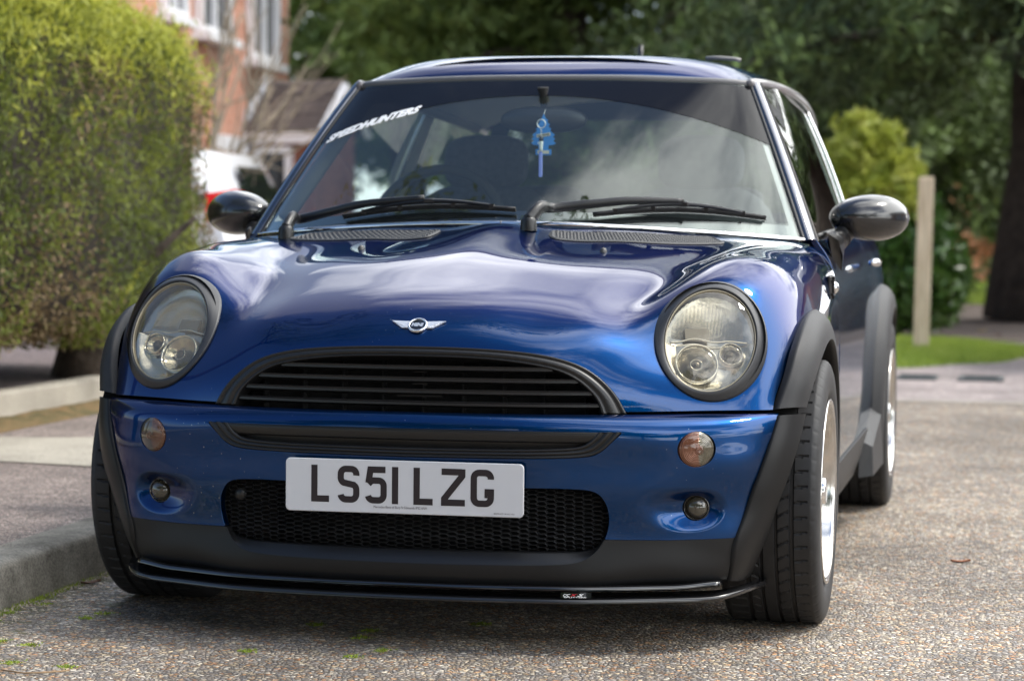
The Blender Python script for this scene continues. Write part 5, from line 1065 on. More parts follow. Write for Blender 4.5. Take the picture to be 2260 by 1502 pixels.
# drain covers, soil, grass
for (x, y) in ((.64, 9.35), (1.02, 9.35)):
    mb = MB(); mb.box((x, y, .006), (.24 if x < .8 else .27, .42, .012), bev=.003)
    for k_ in range(6): mb.box((x, y-.17+.068*k_, .013), (.20, .02, .003))
    o = mb.obj('drain_cover', mat('drain_iron', (.075, .085, .085), .6), smooth=False, label='dark rectangular drain cover in the far paving, '+('nearer the car' if x < .8 else 'further from the car'), cat='drain cover', group='drain covers beyond the car')
sheet('bare_soil', [(-.6, 15.6), (.6, 14.6), (60, 14.6), (60, 24), (-.6, 24)], .012, SOIL)
sheet('lawn', [(-20, 24), (60, 24), (60, 36), (-20, 36)], .016, GRASSM)
def dome(name, c, rx, ry, h, m, **k):
    rows = []; n = 60; a = np.linspace(0, 2*np.pi, n, endpoint=False); wob_ = 1+.10*np.sin(3*a+1)+.05*np.sin(7*a)
    for q in (1, .9, .75, .5, .25, .01): rows.append(np.stack([c[0]+rx*q*np.cos(a)*wob_, c[1]+ry*q*np.sin(a)*wob_, np.full(n, c[2]+h*(1-q**3))], 1))
    V, F = loft(rows, True); return mk(name, V, F, m, **k)
dome('grass_island', (.48, 12.3, .0), .80, 1.75, .05, GRASSM, kind='structure')
def blades(name, n, area, hgt, wdt, m, seed, lean=.5, **k):
    r = np.random.default_rng(seed); P = area(n, r); a = r.random(n)*2*np.pi; h = hgt*(.5+.8*r.random(n)); l = lean*h*r.random(n); d = np.stack([np.cos(a), np.sin(a), np.zeros(n)], 1); p = np.stack([-np.sin(a), np.cos(a), np.zeros(n)], 1)*wdt/2
    la = r.random(n)*2*np.pi; L = np.stack([np.cos(la)*l, np.sin(la)*l, h], 1); V = np.concatenate([P-p, P+p, P+L], 0); F = np.stack([np.arange(n), np.arange(n)+n, np.arange(n)+2*n], 1); return mk(name, V, F.tolist(), m, smooth=False, **k)
def leafmat(name, cols, rough=.5, trans=.25, scale=6, sel=.5):
    m, t, b = node_mat(name); tcn = t.nodes.new('ShaderNodeTexCoord'); n = tnoise(t, tcn.outputs['Object'], scale, 3, .6); n2_ = tnoise(t, tcn.outputs['Object'], scale*9, 1); mxn = t.nodes.new('ShaderNodeMath'); mxn.operation = 'MULTIPLY_ADD'; t.links.new(n2_.outputs[0], mxn.inputs[0]); mxn.inputs[1].default_value = .45; t.links.new(n.outputs[0], mxn.inputs[2])
    k = len(cols); r = ramp(t, mxn.outputs[0], [(.48+.50*i/(k-1), c) for i, c in enumerate(cols)]); t.links.new(r.outputs[0], b.inputs['Base Color']); b.inputs['Roughness'].default_value = rough
    tr = t.nodes.new('ShaderNodeBsdfTranslucent'); t.links.new(r.outputs[0], tr.inputs[0]); mi = t.nodes.new('ShaderNodeMixShader'); mi.inputs[0].default_value = trans; t.links.new(b.outputs[0], mi.inputs[1]); t.links.new(tr.outputs[0], mi.inputs[2]); t.links.new(mi.outputs[0], t.nodes['Material Output'].inputs[0]); return m
GBL = leafmat('grass_blades', [(.16, .24, .03), (.32, .42, .06), (.48, .54, .13)], .6, .3, 5)
def isl(n, r):
    a = r.random(n)*2*np.pi; q = np.sqrt(r.random(n)); wob_ = 1+.10*np.sin(3*a+1)+.05*np.sin(7*a); return np.stack([.48+.80*q*np.cos(a)*wob_, 12.3+1.75*q*np.sin(a)*wob_, .05*(1-q**3)], 1)
blades('grass', 16000, isl, .055, .006, GBL, 3, kind='stuff')
blades('grass', 12000, lambda n, r: np.stack([-1+r.random(n)*5, 24+r.random(n)*11, np.full(n, .016)], 1), .09, .02, GBL, 4, kind='stuff')
# moss tufts and grass clippings on the road by the kerb
MOSSG = leafmat('moss_tuft', [(.12, .17, .015), (.26, .34, .03), (.42, .50, .06)], .8, .2, 30)
def tufts(n, r):
    k = 26; cx_ = np.where(r.random(k) < .6, -1.02+.25*r.random(k)**2, -1.0+1.2*r.random(k)); cy_ = -1.45+1.45*r.random(k); i = r.integers(0, k, n); return np.stack([np.clip(cx_[i]+r.normal(0, .011, n), -1.028, 1), cy_[i]+r.normal(0, .012, n), np.full(n, .001)], 1)
blades('moss_tufts', 2600, tufts, .0028, .0045, MOSSG, 9, 3.0, kind='stuff')
def weeds(n, r): return np.stack([-1.028+.03*r.random(n)**2, -1.6+3*r.random(n), np.full(n, .0)], 1)
blades('kerb_weeds', 1500, weeds, .009, .003, MOSSG, 10, 1.0, kind='stuff')
# fallen leaves and litter
def leaf(loc, s_, rz, m, lab, cat='leaf', group=None):
    u = np.linspace(-1, 1, 9); w_ = .35*np.cos(u*np.pi/2)**.8; V = []; 
    for a, b in zip(u, w_): V += [(a*s_, -b*s_, .15*s_*a*a+.1*s_), (a*s_, 0, .02*s_+.10*s_*a*a), (a*s_, b*s_, .15*s_*a*a+.12*s_)]
    F = [(3*i+j, 3*i+j+1, 3*i+4+j, 3*i+3+j) for i in range(8) for j in (0, 1)]; V = np.array(V); V = np.concatenate([V, V-np.array([0, 0, .0015])]); F = F+[tuple(q+27 for q in f[::-1]) for f in F]
    o = mk('fallen_leaf', V, F, m, label=lab, cat=cat, group=group); o.location = loc; o.rotation_euler = (0, 0, rz); return o
BRN = mat('leaf_brown', (.16, .065, .025), .7, noise=(30, .4)); ORG = mat('leaf_orange', (.35, .10, .02), .6, noise=(30, .3)); YEL = mat('leaf_yellow', (.5, .36, .05), .6)
leaf((-.99, .10, .004), .030, 1.0, BRN, 'curled brown dead leaf on the road against the kerb face by the front tyre')
leaf((1.12, 1.10, .002), .028, .3, ORG, 'orange leaf lying on open road right of the rear tyre')
leaf((.90, 16.0, .02), .05, .7, YEL, 'yellow leaf on the bare soil behind the post'); leaf((1.05, 15.2, .02), .06, 2.0, BRN, 'brown leaf on the bare soil near the large trunk')
V, F = loft([[(-1.02, -.62, .002), (-.985, -.635, .004)], [(-1.012, -.60, .003), (-.975, -.618, .002)]]); mb = MB(); mb.box((-1.0, -.60, .004), (.055, .012, .003), rot=[(.9, .3, 0), (-.3, .9, 0), (0, 0, 1)]); mb.obj('litter', mat('paper_white', (.75, .72, .72), .7), smooth=False, label='small white scrap of paper on the road at the foot of the kerb', cat='litter')
mb = MB(); mb.tube([(-.72, -1.05, .004), (-.66, -1.075, .005), (-.62, -1.06, .005), (-.585, -1.02, .004)], .0018, 5); mb.obj('twig', mat('twig_tan', (.30, .20, .11), .8), label='thin pale twig lying on the road in front of the car', cat='twig')

# ------------------------------------------------------------------ wooden post
mb = MB(); V, F = loft([[(x, y, 0) for x, y in ((-.055, -.05), (.055, -.05), (.055, .05), (-.055, .05))], [(x+.022, y, 1.27) for x, y in ((-.052, -.048), (.052, -.048), (.052, .048), (-.052, .048))], [(x+.022, y, 1.278) for x, y in ((-.045, -.042), (.045, -.042), (.045, .042), (-.045, .042))]], True); F.append((8, 9, 10, 11))
def woodm(name, a, b_, sc=(9, 9, .8)):
    m, t, b = node_mat(name); tcn = t.nodes.new('ShaderNodeTexCoord'); mp_ = t.nodes.new('ShaderNodeMapping'); mp_.inputs['Scale'].default_value = sc; t.links.new(tcn.outputs['Object'], mp_.inputs[0]); n = tnoise(t, mp_.outputs[0], 6, 6, .6); r = ramp(t, n.outputs[0], [(.35, a), (.65, b_)]); t.links.new(r.outputs[0], b.inputs['Base Color']); b.inputs['Roughness'].default_value = .8; return m
po = mk('wooden_post', V, F, woodm('sawn_timber', (.52, .40, .26), (.76, .62, .44)), smooth=False, label='pale square timber post standing in the grass island', cat='post'); po.location = (.545, 11.95, 0)

# loose grit gathered in the gutter and on the pavement edge
r = np.random.default_rng(61); n = 1400; gx = -1.026+.10*r.random(n)**2.2; gy = -1.7+3.2*r.random(n); s_ = .0022+.0035*r.random(n)**2; O8 = np.array([(1, 0, 0), (0, 1, 0), (-1, 0, 0), (0, -1, 0), (0, 0, .7), (0, 0, -.4)]); V = (O8[None]*s_[:, None, None]*(.7+.6*r.random((n, 6, 1)))+np.stack([gx, gy, s_*.35], 1)[:, None]).reshape(-1, 3)
F = [tuple(6*i+k for k in f) for i in range(n) for f in ((0, 1, 4), (1, 2, 4), (2, 3, 4), (3, 0, 4), (1, 0, 5), (2, 1, 5), (3, 2, 5), (0, 3, 5))]; mk('gutter_grit', V, F, mat('grit', (.20, .16, .12), .8, noise=(300, .6, (.62, .54, .42))), smooth=False, kind='stuff')
# ------------------------------------------------------------------ vegetation
def leaves(name, C_, size, m, seed, parent=None, long=2.2, up=None, **k):
    """many leaf-sized quads centred on the points C_"""
    r = np.random.default_rng(seed); n = len(C_); d = r.normal(size=(n, 3))
    if up is not None: d = d*up[3]+np.array(up[:3])
    d /= np.linalg.norm(d, axis=1)[:, None]; q = r.normal(size=(n, 3)); p = np.cross(d, q); p /= np.linalg.norm(p, axis=1)[:, None]; s_ = size*(.6+.8*r.random(n))[:, None]
    a = d*s_*long/2; b = p*s_/2; V = np.stack([C_-a, C_+b*.9-a*.1, C_+a, C_-b*.9-a*.1], 1).reshape(-1, 3); F = np.arange(4*n).reshape(n, 4)
    me = bpy.data.meshes.new(name); me.vertices.add(4*n); me.vertices.foreach_set('co', V.ravel()); me.loops.add(4*n); me.loops.foreach_set('vertex_index', F.ravel().astype(np.int32)); me.polygons.add(n); me.polygons.foreach_set('loop_start', np.arange(0, 4*n, 4, dtype=np.int32)); me.polygons.foreach_set('loop_total', np.full(n, 4, dtype=np.int32)); me.update(calc_edges=True); me.validate(); me.materials.append(m)
    return link(bpy.data.objects.new(name, me), parent, **k)
def cloud(n, blobs, r, shell=.55):
    """points in ellipsoid blobs, denser near their surface"""
    w_ = np.array([b[3]*b[4]*b[5] for b in blobs])**.8; i = r.choice(len(blobs), n, p=w_/w_.sum()); B = np.array(blobs)[i]; d = r.normal(size=(n, 3)); d /= np.linalg.norm(d, axis=1)[:, None]; q = shell+(1-shell)*r.random(n)**.6; return B[:, :3]+d*B[:, 3:6]*q[:, None]
BARK = mat('bark_dark', (.055, .042, .032), .95, noise=(9, .5), bump=(14, 1, .04)); BARKG = mat('bark_grey_tan', (.26, .21, .15), .9, noise=(12, .4), bump=(30, .8, .01))
# hedge by the pavement: two clipped-looking conifers run together
HEDM = leafmat('hedge_sprays', [(.03, .04, .010), (.09, .12, .020), (.19, .23, .036), (.31, .34, .05)], .75, .35, 2.6)
HEDTOP = leafmat('hedge_sunlit_sprays', [(.20, .23, .03), (.42, .44, .06), (.60, .59, .12)], .65, .4, 3)  # paler copy of the sprays: sunlight on the hedge top put into the colour
HEDDEAD = leafmat('hedge_dead_sprays', [(.11, .07, .035), (.20, .14, .07), (.27, .20, .11)], .85, .1, 5)
def hedge_pts(n, r, x0, x1, y0, y1, zt, zb):
    """surface-hugging points of a rounded box; the top bulges and sags"""
    P = []
    while len(P) < n:
        m_ = n*2; x = x0+(x1-x0)*r.random(m_); y = y0+(y1-y0)*r.random(m_); z = zb+(zt-zb)*r.random(m_)
        u = (x-(x0+x1)/2)/((x1-x0)/2); v = (y-(y0+y1)/2)/((y1-y0)/2); w_ = (z-(zt+zb)/2)/((zt-zb)/2); lump = .10*np.sin(5*y+2*z)+.08*np.sin(7*z+3*x+1)+.06*np.sin(11*y-5*z)
        f = (np.abs(u)**7+np.abs(v)**7+np.abs(w_)**7)**(1/7)+lump*.38; k_ = (f < 1.0) & (f > .86); P += np.stack([x, y, z], 1)[k_].tolist()
    P = np.array(P[:n]); P[:, 2] -= .20*sst(P[:, 1], y0+(y1-y0)*.5, y1)*(P[:, 2]-zb)/(zt-zb); return P
def hedge(loc, lab, dims, seed):
    x0, x1, y0, y1, zt, zb = dims; r = np.random.default_rng(seed); root = empty('conifer_hedge', loc, label=lab, cat='hedge', group='conifer hedges beside the pavement'); o3_ = np.array(loc)
    P = hedge_pts(105000, r, x0, x1, y0, y1, zt, zb); from math import sin
    dead = (np.sin(P[:, 1]*3.1+1.2)+np.sin(P[:, 2]*2.3+P[:, 1]*2)+r.normal(0, .5, len(P)) > .35) & (P[:, 2] < zt-.30)
    leaves('foliage', P[~dead]-o3_, .0100, HEDM, seed+1, root, 3.4, (0, 0, .8, .7)); leaves('dead_foliage', P[dead]-o3_, .0095, HEDDEAD, seed+2, root, 3.0)
    T = P[(P[:, 2] > zt-.30+r.normal(0, .12, len(P)))]; T = T+r.normal(0, .035, T.shape)+np.array([0, 0, .03]); leaves('sunlit_and_new_growth', np.repeat(T, 2, axis=0)+r.normal(0, .03, (len(T)*2, 3))-o3_, .0098, HEDTOP, seed+3, root, 5.0, (.1, -.1, .8, .7))
    # longer shoots
    S0 = P[r.choice(len(P), 70)]; Q = []
    for p in S0:
        d = np.array([r.normal(.3, .5), r.normal(-.2, .5), abs(r.normal(.5, .4))]); d /= np.linalg.norm(d); L_ = .12+.22*r.random()
        for t_ in np.linspace(0, 1, 26): Q.append(p+d*L_*t_+np.array([0, 0, .05*t_*t_])+r.normal(0, .010, 3))
    leaves('shoot', np.array(Q)-o3_, .010, HEDTOP, seed+4, root, 3.5)
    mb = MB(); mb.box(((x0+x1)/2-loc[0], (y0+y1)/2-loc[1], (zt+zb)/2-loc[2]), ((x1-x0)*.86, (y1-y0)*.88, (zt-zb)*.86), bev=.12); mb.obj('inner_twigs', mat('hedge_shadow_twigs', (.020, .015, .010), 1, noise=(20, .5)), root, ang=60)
    mb = MB(); mb.tube([(0, 0, 0), (.02, .01, .2), (-.02, .0, .55), (0, 0, 1.0)], [.15, .12, .11, .09], 14); mb.obj('trunk', BARK, root)
    for q in range(5):
        a = q*1.3; mb = MB(); mb.tube([(0, 0, .25), (.2*math.cos(a), .2*math.sin(a), .45), (.55*math.cos(a), .55*math.sin(a), .75)], [.04, .03, .012], 7); mb.obj('branch', BARK, root)
hedge((-2.98, 4.95, .18), 'tall yellow-green conifer hedge with brown dead patches beside the pavement', (-4.1, -2.60, 2.6, 6.0, 1.92, .34), 21)
hedge((-3.9, 2.3, .18), 'darker conifer hedge section furthest left behind the edging kerb', (-4.7, -3.3, .3, 3.9, 2.35, .32), 31)

# laurel bush behind the post
LAU = leafmat('laurel_dark', [(.025, .055, .012), (.06, .13, .022), (.12, .21, .045)], .35, .2, 4); LAUY = leafmat('laurel_fresh', [(.22, .29, .035), (.42, .46, .075), (.60, .60, .16)], .45, .4, 5)
r = np.random.default_rng(41); root = empty('laurel_bush', (.22, 14.9, 0), label='bushy laurel with bright yellow-green top growing behind the timber post', cat='bush')
P = cloud(7500, [(.30, 14.9, .55, .55, .55, .50), (.0, 15.0, .7, .5, .5, .55), (.48, 14.8, .42, .32, .4, .36), (.05, 15, 1.1, .52, .45, .35), (.34, 14.9, .85, .32, .4, .35)], r, .5); leaves('foliage', P-np.array([.22, 14.9, 0]), .05, LAU, 42, root, 2.6)
P = cloud(3400, [(-.02, 14.8, 1.20, .42, .4, .28), (-.10, 14.8, 1.52, .26, .3, .26), (.18, 14.8, 1.36, .23, .3, .22), (-.30, 14.8, 1.26, .22, .3, .24), (-.10, 14.8, 1.74, .15, .2, .13), (.12, 14.8, 1.68, .14, .2, .12), (.26, 14.8, 1.12, .18, .3, .2)], r, .45); leaves('sunlit_and_new_growth', P-np.array([.22, 14.9, 0]), .058, LAUY, 43, root, 3.0)
Q = []
for q in range(34):
    p = P[r.integers(0, len(P))]; d = np.array([r.normal(0, .5), r.normal(-.1, .4), .5+.5*r.random()]); d /= np.linalg.norm(d)
    for t_ in np.linspace(0, 1, 9): Q.append(p+d*.22*t_-np.array([0, 0, .10])*t_**2+r.normal(0, .022, 3))
leaves('shoot', np.array(Q)-np.array([.22, 14.9, 0]), .05, LAUY, 44, root, 3.4)
mb = MB(); mb.tube([(0, 0, 0), (-.05, 0, .5), (-.15, 0, 1.1)], [.05, .035, .02], 8); mb.obj('stem', BARK, root)

# tall pines and evergreens behind
PINE = leafmat('pine_needles', [(.018, .028, .010), (.075, .11, .034), (.22, .32, .09)], .7, .15, .9); PINEL = leafmat('evergreen_lit', [(.04, .065, .015), (.11, .17, .034), (.24, .33, .08)], .7, .2, .8)  # brightest ramp colours paint sunlit clumps into the foliage
def bigtree(loc, lab, trunk_r, h, boughs, n, size, m, seed, name='pine_tree', group='evergreen trees behind the car', zmin=1.2):
    r = np.random.default_rng(seed); root = empty(name, loc, label=lab, cat='tree', group=group); mb = MB(); mb.tube([(0, 0, 0), (trunk_r*.15, 0, h*.15), (-trunk_r*.1, 0, h*.5), (0, 0, h)], [trunk_r*1.25, trunk_r, trunk_r*.75, trunk_r*.2], 16); mb.obj('trunk', BARK, root)
    Q = []
    for (ang, z, L_, dr, wdt) in boughs:
        ca_, sa_ = math.cos(ang), math.sin(ang); t_ = np.linspace(0, 1, 9); path = np.stack([ca_*L_*t_, sa_*L_*t_, z+.35*L_*t_*.5-dr*t_**2], 1); mb = MB(); mb.tube(path, .09*(1-t_)+.015, 7); mb.obj('bough', BARK, root)
        k_ = int(n/len(boughs)); nc = 26; cc_ = np.stack([np.interp(r.random(nc), t_, path[:, i]) for i in range(3)], 1) if False else None
        tt_ = r.random(nc)**.6; cc_ = np.stack([np.interp(tt_, t_, path[:, i]) for i in range(3)], 1)+r.normal(0, 1, (nc, 3))*np.array([wdt, wdt, wdt*.45])
        i = r.integers(0, nc, k_); rad = (.28+.25*r.random(nc))[i][:, None]; d = r.normal(size=(k_, 3)); d /= np.linalg.norm(d, axis=1)[:, None]; Q.append(cc_[i]+d*rad*r.random((k_, 1))**.5*np.array([1.25, 1.25, .75]))
    leaves('crown', np.concatenate(Q), size, m, seed+1, root, 3.0)
def bo(r, k, z0, z1, L0, L1, a0=0, a1=2*math.pi): return [(a0+(a1-a0)*(i+r.random()*.8)/k, z0+(z1-z0)*r.random(), L0+(L1-L0)*r.random(), .9+1.2*r.random(), .55) for i in range(k)]
r = np.random.default_rng(77)
bigtree((1.62, 18.9, 0), 'great pine with a thick dark trunk at the right edge', .62, 11, bo(r, 10, 2.3, 4.4, 2.5, 4.5, 2.2, 6.0)+bo(r, 12, 3.2, 8, 2.5, 4.5), 44000, .055, PINE, 50)
bigtree((-1.6, 24.0, 0), 'dense dark pine directly behind the car roof', .35, 10, bo(r, 16, .9, 4.6, 1.6, 3.4)+bo(r, 8, 4, 8, 1.5, 3), 46000, .06, PINE, 52)
bigtree((-4.6, 25.5, 0), 'mid green evergreen between the brick porch and the dark pine', .3, 9, bo(r, 16, .8, 4.8, 1.4, 3.0)+bo(r, 8, 4, 8, 1.5, 2.6), 42000, .065, PINEL, 54, 'evergreen_tree')
bigtree((-.1, 27.5, 0), 'evergreen filling the gap above the laurel bush', .3, 10, bo(r, 14, 1.6, 4.8, 1.8, 3.4)+bo(r, 8, 4, 8, 1.5, 2.6), 34000, .07, PINE, 56, 'evergreen_tree')
bigtree((-8.2, 31.0, 0), 'leafy green tree rising behind the porch roof', .3, 10, bo(r, 14, 1.6, 5.5, 2.0, 4.0)+bo(r, 8, 4, 8, 1.5, 3.6), 34000, .08, PINEL, 58, 'evergreen_tree')
bigtree((3.2, 29.0, 0), 'evergreen seen beyond the great pine on the far right', .35, 10, bo(r, 14, 2.4, 5.0, 2.0, 3.6), 24000, .08, PINE, 60, 'evergreen_tree')
# bare tree between hedge and house
root = empty('bare_tree', (-5.35, 12.7, 0), label='bare tan-branched tree fanning out in front of the brick house', cat='tree'); rr_ = np.random.default_rng(3)
mb = MB(); mb.tube([(0, 0, 0), (.1, 0, .8), (.35, .1, 1.5)], [.09, .07, .06], 10); mb.obj('trunk', BARKG, root)
def branch(p, d, L_, r0, lev):
    n = 9; t_ = np.linspace(0, 1, n)[:, None]; bend_ = rr_.normal(0, .16, 3)*L_; pts_ = p+d*L_*t_+bend_*np.sin(t_*np.pi)*.6+np.array([0, 0, .15*L_])*t_**2; mb.tube(pts_, np.linspace(r0, r0*.45, n), 6)
    if lev:
        for q in range(4 if lev > 1 else 3):
            s_ = .3+.65*rr_.random(); k_ = int(s_*(n-1)); nd = d+rr_.normal(0, .42, 3); nd /= np.linalg.norm(nd); branch(pts_[k_], nd, L_*(.45+.25*rr_.random()), r0*.5, lev-1)
for q in range(9):
    mb = MB(); a = .85+.65*q/8; d = np.array([math.cos(a)*.95, rr_.normal(0, .12), math.sin(a)]); d /= np.linalg.norm(d); branch(np.array([.1+.05*q*.5, 0, .55+.09*q]), d, 1.05+.35*rr_.random(), .020, 2 if q % 2 else 1); mb.obj('branch', BARKG, root)

# ------------------------------------------------------------------ buildings
def brickm(name, a, b_, mort, sc=1):
    m, t, b = node_mat(name); tcn = t.nodes.new('ShaderNodeTexCoord'); mp_ = t.nodes.new('ShaderNodeMapping'); t.links.new(tcn.outputs['Object'], mp_.inputs[0]); mp_.inputs['Rotation'].default_value = (R(90), 0, 0); sx_ = t.nodes.new('ShaderNodeSeparateXYZ'); t.links.new(tcn.outputs['Object'], sx_.inputs[0])
    ad_ = t.nodes.new('ShaderNodeMath'); ad_.operation = 'ADD'; t.links.new(sx_.outputs[0], ad_.inputs[0]); t.links.new(sx_.outputs[1], ad_.inputs[1]); cb_ = t.nodes.new('ShaderNodeCombineXYZ'); t.links.new(ad_.outputs[0], cb_.inputs[0]); t.links.new(sx_.outputs[2], cb_.inputs[1])
    br = t.nodes.new('ShaderNodeTexBrick'); t.links.new(cb_.outputs[0], br.inputs['Vector']); br.inputs['Scale'].default_value = 1; br.inputs['Brick Width'].default_value = .225; br.inputs['Row Height'].default_value = .075; br.inputs['Mortar Size'].default_value = .008; br.inputs['Color1'].default_value = (*a, 1); br.inputs['Color2'].default_value = (*b_, 1); br.inputs['Mortar'].default_value = (*mort, 1)
    n = tnoise(t, tcn.outputs['Object'], 4, 4); r_m = ramp(t, n.outputs[0], [(.3, (.8, .8, .8)), (.7, (1.15, 1.15, 1.15))]); g = tmix(t, 1.0, br.outputs[0], r_m.outputs[0], 'MULTIPLY'); t.links.new(g, b.inputs['Base Color']); b.inputs['Roughness'].default_value = .9; return m
BRICK = brickm('red_brick', (.50, .19, .11), (.60, .27, .17), (.52, .42, .35)); BRICKD = brickm('porch_brick', (.24, .07, .04), (.31, .10, .06), (.27, .20, .16))
UPVC = mat('white_upvc', (.78, .78, .80), .4); PANE = mat('window_dark_glass', (.03, .035, .04), .06, spec=.8)
def tilem(name, a, b_):
    m = brickm(name, a, b_, tuple(c*.5 for c in a)); return m
TILE = mat('roof_tile_brown', (.125, .105, .10), .8, noise=(7, .45), bump=(20, .6, .03))
def frame_box(mb, o, ex, ey, ez, c, d): mb.add(np.array([np.array(o)+ex*(c[0]+a*d[0]/2)+ey*(c[1]+b*d[1]/2)+ez*(c[2]+e*d[2]/2) for a in (-1, 1) for b in (-1, 1) for e in (-1, 1)]), [(0, 1, 3, 2), (4, 6, 7, 5), (0, 4, 5, 1), (2, 3, 7, 6), (0, 2, 6, 4), (1, 5, 7, 3)])
def window(root, o, ex, en, w_, h, z, mull=1, name='window'):
    """o: wall point below the window's left edge, ex along the wall, en outward"""
    ez = np.array([0, 0, 1.]); mb = MB(); fw = .07
    for c, d in (((w_/2, .03, z+fw/2), (w_, .10, fw)), ((w_/2, .03, z+h-fw/2), (w_, .10, fw)), ((fw/2, .03, z+h/2), (fw, .10, h-2*fw)), ((w_-fw/2, .03, z+h/2), (fw, .10, h-2*fw))): frame_box(mb, o, ex, en, ez, c, d)
    for q in range(mull): frame_box(mb, o, ex, en, ez, (w_*(q+1)/(mull+1), .025, z+h/2), (.06, .07, h-2*fw))
    wn = mb.obj(name, UPVC, root, smooth=False); mb = MB(); frame_box(mb, o, ex, en, ez, (w_/2, .0, z+h/2), (w_-2*fw, .02, h-2*fw)); mb.obj('pane', PANE, wn, smooth=False); mb = MB(); frame_box(mb, o, ex, en, ez, (w_/2, .07, z-.05), (w_+.16, .20, .09)); mb.obj('sill', UPVC, wn, smooth=False); return wn
ez = np.array([0, 0, 1.]); HO = np.array([-7.40, 17.0, 0]); hex_ = np.array([-.075, 1, 0]); hex_ /= np.linalg.norm(hex_); hen = np.array([hex_[1], -hex_[0], 0])
HSE = empty('brick_house', tuple(HO), label='two-storey red brick house with white framed windows at upper left', cat='house'); O0 = np.zeros(3)
mb = MB(); frame_box(mb, O0, hex_, -hen, ez, (3.5, 2.5, 2.6), (7.0, 5, 5.2)); mb.obj('wall', BRICK, HSE, smooth=False)
mb = MB(); V = [O0+hex_*a-hen*b+ez*c for a, b, c in ((-.3, -.4, 5.1), (7.3, -.4, 5.1), (7.3, 2.5, 7.2), (-.3, 2.5, 7.2), (7.3, 5.4, 5.1), (-.3, 5.4, 5.1))]; mb.add(V, [(0, 1, 2, 3), (3, 2, 4, 5), (0, 3, 5), (1, 4, 2), (0, 5, 4, 1)]); mb.obj('roof', TILE, HSE, smooth=False)
window(HSE, O0+hex_*1.05+hen*.03, hex_, hen, .85, 1.25, 3.05, 1); window(HSE, O0+hex_*2.45+hen*.03, hex_, hen, 1.30, 1.25, 2.98, 1); window(HSE, O0+hex_*4.75+hen*.03, hex_, hen, 1.35, 1.25, 2.85, 1)
mb = MB(); frame_box(mb, O0, hex_, hen, ez, (3.9, .05, .95), (1.5, .08, 1.9)); dr_ = mb.obj('door', UPVC, HSE, smooth=False); mb = MB(); frame_box(mb, O0, hex_, hen, ez, (4.15, .11, 1.35), (.25, .04, .7)); mb.obj('door_pane', PANE, dr_, smooth=False)
# porch
C0 = np.array([-6.80, 21.43, 0]); pa = np.array([-.955, .295, 0]); pb = np.array([.295, .955, 0]); PW, PD, ze, zr = .95, .84, 1.97, 2.52
PO_ = empty('brick_porch', tuple(C0), label='small brick porch with brown tiled gable roof and white fascia', cat='porch')
mb = MB(); pts = [(0, 0, 0), (PW, 0, 0), (PW, PD, 0), (0, PD, 0), (0, 0, ze), (PW, 0, ze), (PW, PD, ze), (0, PD, ze), (0, PD/2, zr-.06), (PW, PD/2, zr-.06)]; V = [pa*a+pb*b+ez*c for a, b, c in pts]; mb.add(V, [(0, 4, 5, 1), (3, 2, 6, 7), (0, 3, 7, 8, 4), (1, 5, 9, 6, 2)]); mb.obj('wall', BRICKD, PO_, smooth=False)
rf = []; ov = .10
for sgn, b0 in ((1, -ov), (-1, PD+ov)):
    V0 = [pa*a+pb*b+ez*c for a, b, c in ((-.12, b0, ze-.02), (1.35, b0, ze-.02), (1.35, PD/2, zr+.03), (-.12, PD/2, zr+.03))]; V1 = [v+ez*.05 for v in V0]; mb = MB(); mb.add(V0+V1, [(0, 1, 2, 3), (4, 5, 6, 7), (0, 1, 5, 4), (1, 2, 6, 5), (3, 0, 4, 7)]); o = mb.obj('roof', TILE, PO_, smooth=False)
    for q in range(7):
        t_ = q/7; mb = MB(); c = (V1[0]*(1-t_)+V1[3]*t_, V1[1]*(1-t_)+V1[2]*t_); mb.tube([c[0]+ez*.008, c[1]+ez*.008], .014, 6); mb.obj('tile_course', TILE, o)
    mb = MB(); mb.tube([pa*-.13+pb*b0+ez*(ze-.03), pa*-.13+pb*PD/2+ez*(zr+.0)], .06, 4); mb.obj('barge_board', UPVC, PO_, smooth=False)
mb = MB(); frame_box(mb, O0, pa, pb, ez, (.48, -ov-.01, ze-.07), (1.25, .03, .13)); mb.obj('fascia', UPVC, PO_, smooth=False)
window(PO_, pa*.80-pb*.01, -pa, -pb, .50, 1.35, .45, 0)
mb = MB(); mb.tube([pa*1.0+pb*-.12+ez*(ze+.02), pa*1.0+pb*.45+ez*(zr+.12)], .07, 4); mb.obj('lead_flashing', mat('lead_grey', (.36, .38, .42), .5), PO_, smooth=False)
# house far beyond the great pine
F0_ = empty('distant_brick_house', (.35, 38, 0), label='orange brick house glimpsed under the pine on the far right', cat='house')
mb = MB(); mb.box((0, 1, 1.2), (7, 2, 2.4)); mb.obj('wall', brickm('orange_brick', (.75, .30, .13), (.80, .36, .17), (.7, .5, .35)), F0_, smooth=False)
mb = MB(); mb.add([(-3.8, -.3, 2.3), (3.8, -.3, 2.3), (3.8, 2, 3.5), (-3.8, 2, 3.5)], [(0, 1, 2, 3)]); mb.obj('roof', TILE, F0_, smooth=False)
window(F0_, np.array([-.95, 0, 0.]), np.array([1., 0, 0]), np.array([0, -1., 0]), .35, 1.6, .15, 0); mb = MB(); mb.box((.55, -.05, .7), (.5, .1, 1.3)); mb.obj('door', UPVC, F0_, smooth=False)
BN_ = empty('garden_bench', (.62, 33.5, 0), label='reddish slatted wooden bench in front of the distant brick house', cat='bench'); WD = mat('bench_wood', (.36, .15, .07), .7)
for k_ in range(3): mb = MB(); mb.box((0, .02*k_, .52+.12*k_), (1.1, .03, .09)); mb.obj('back_slat', WD, BN_, smooth=False)
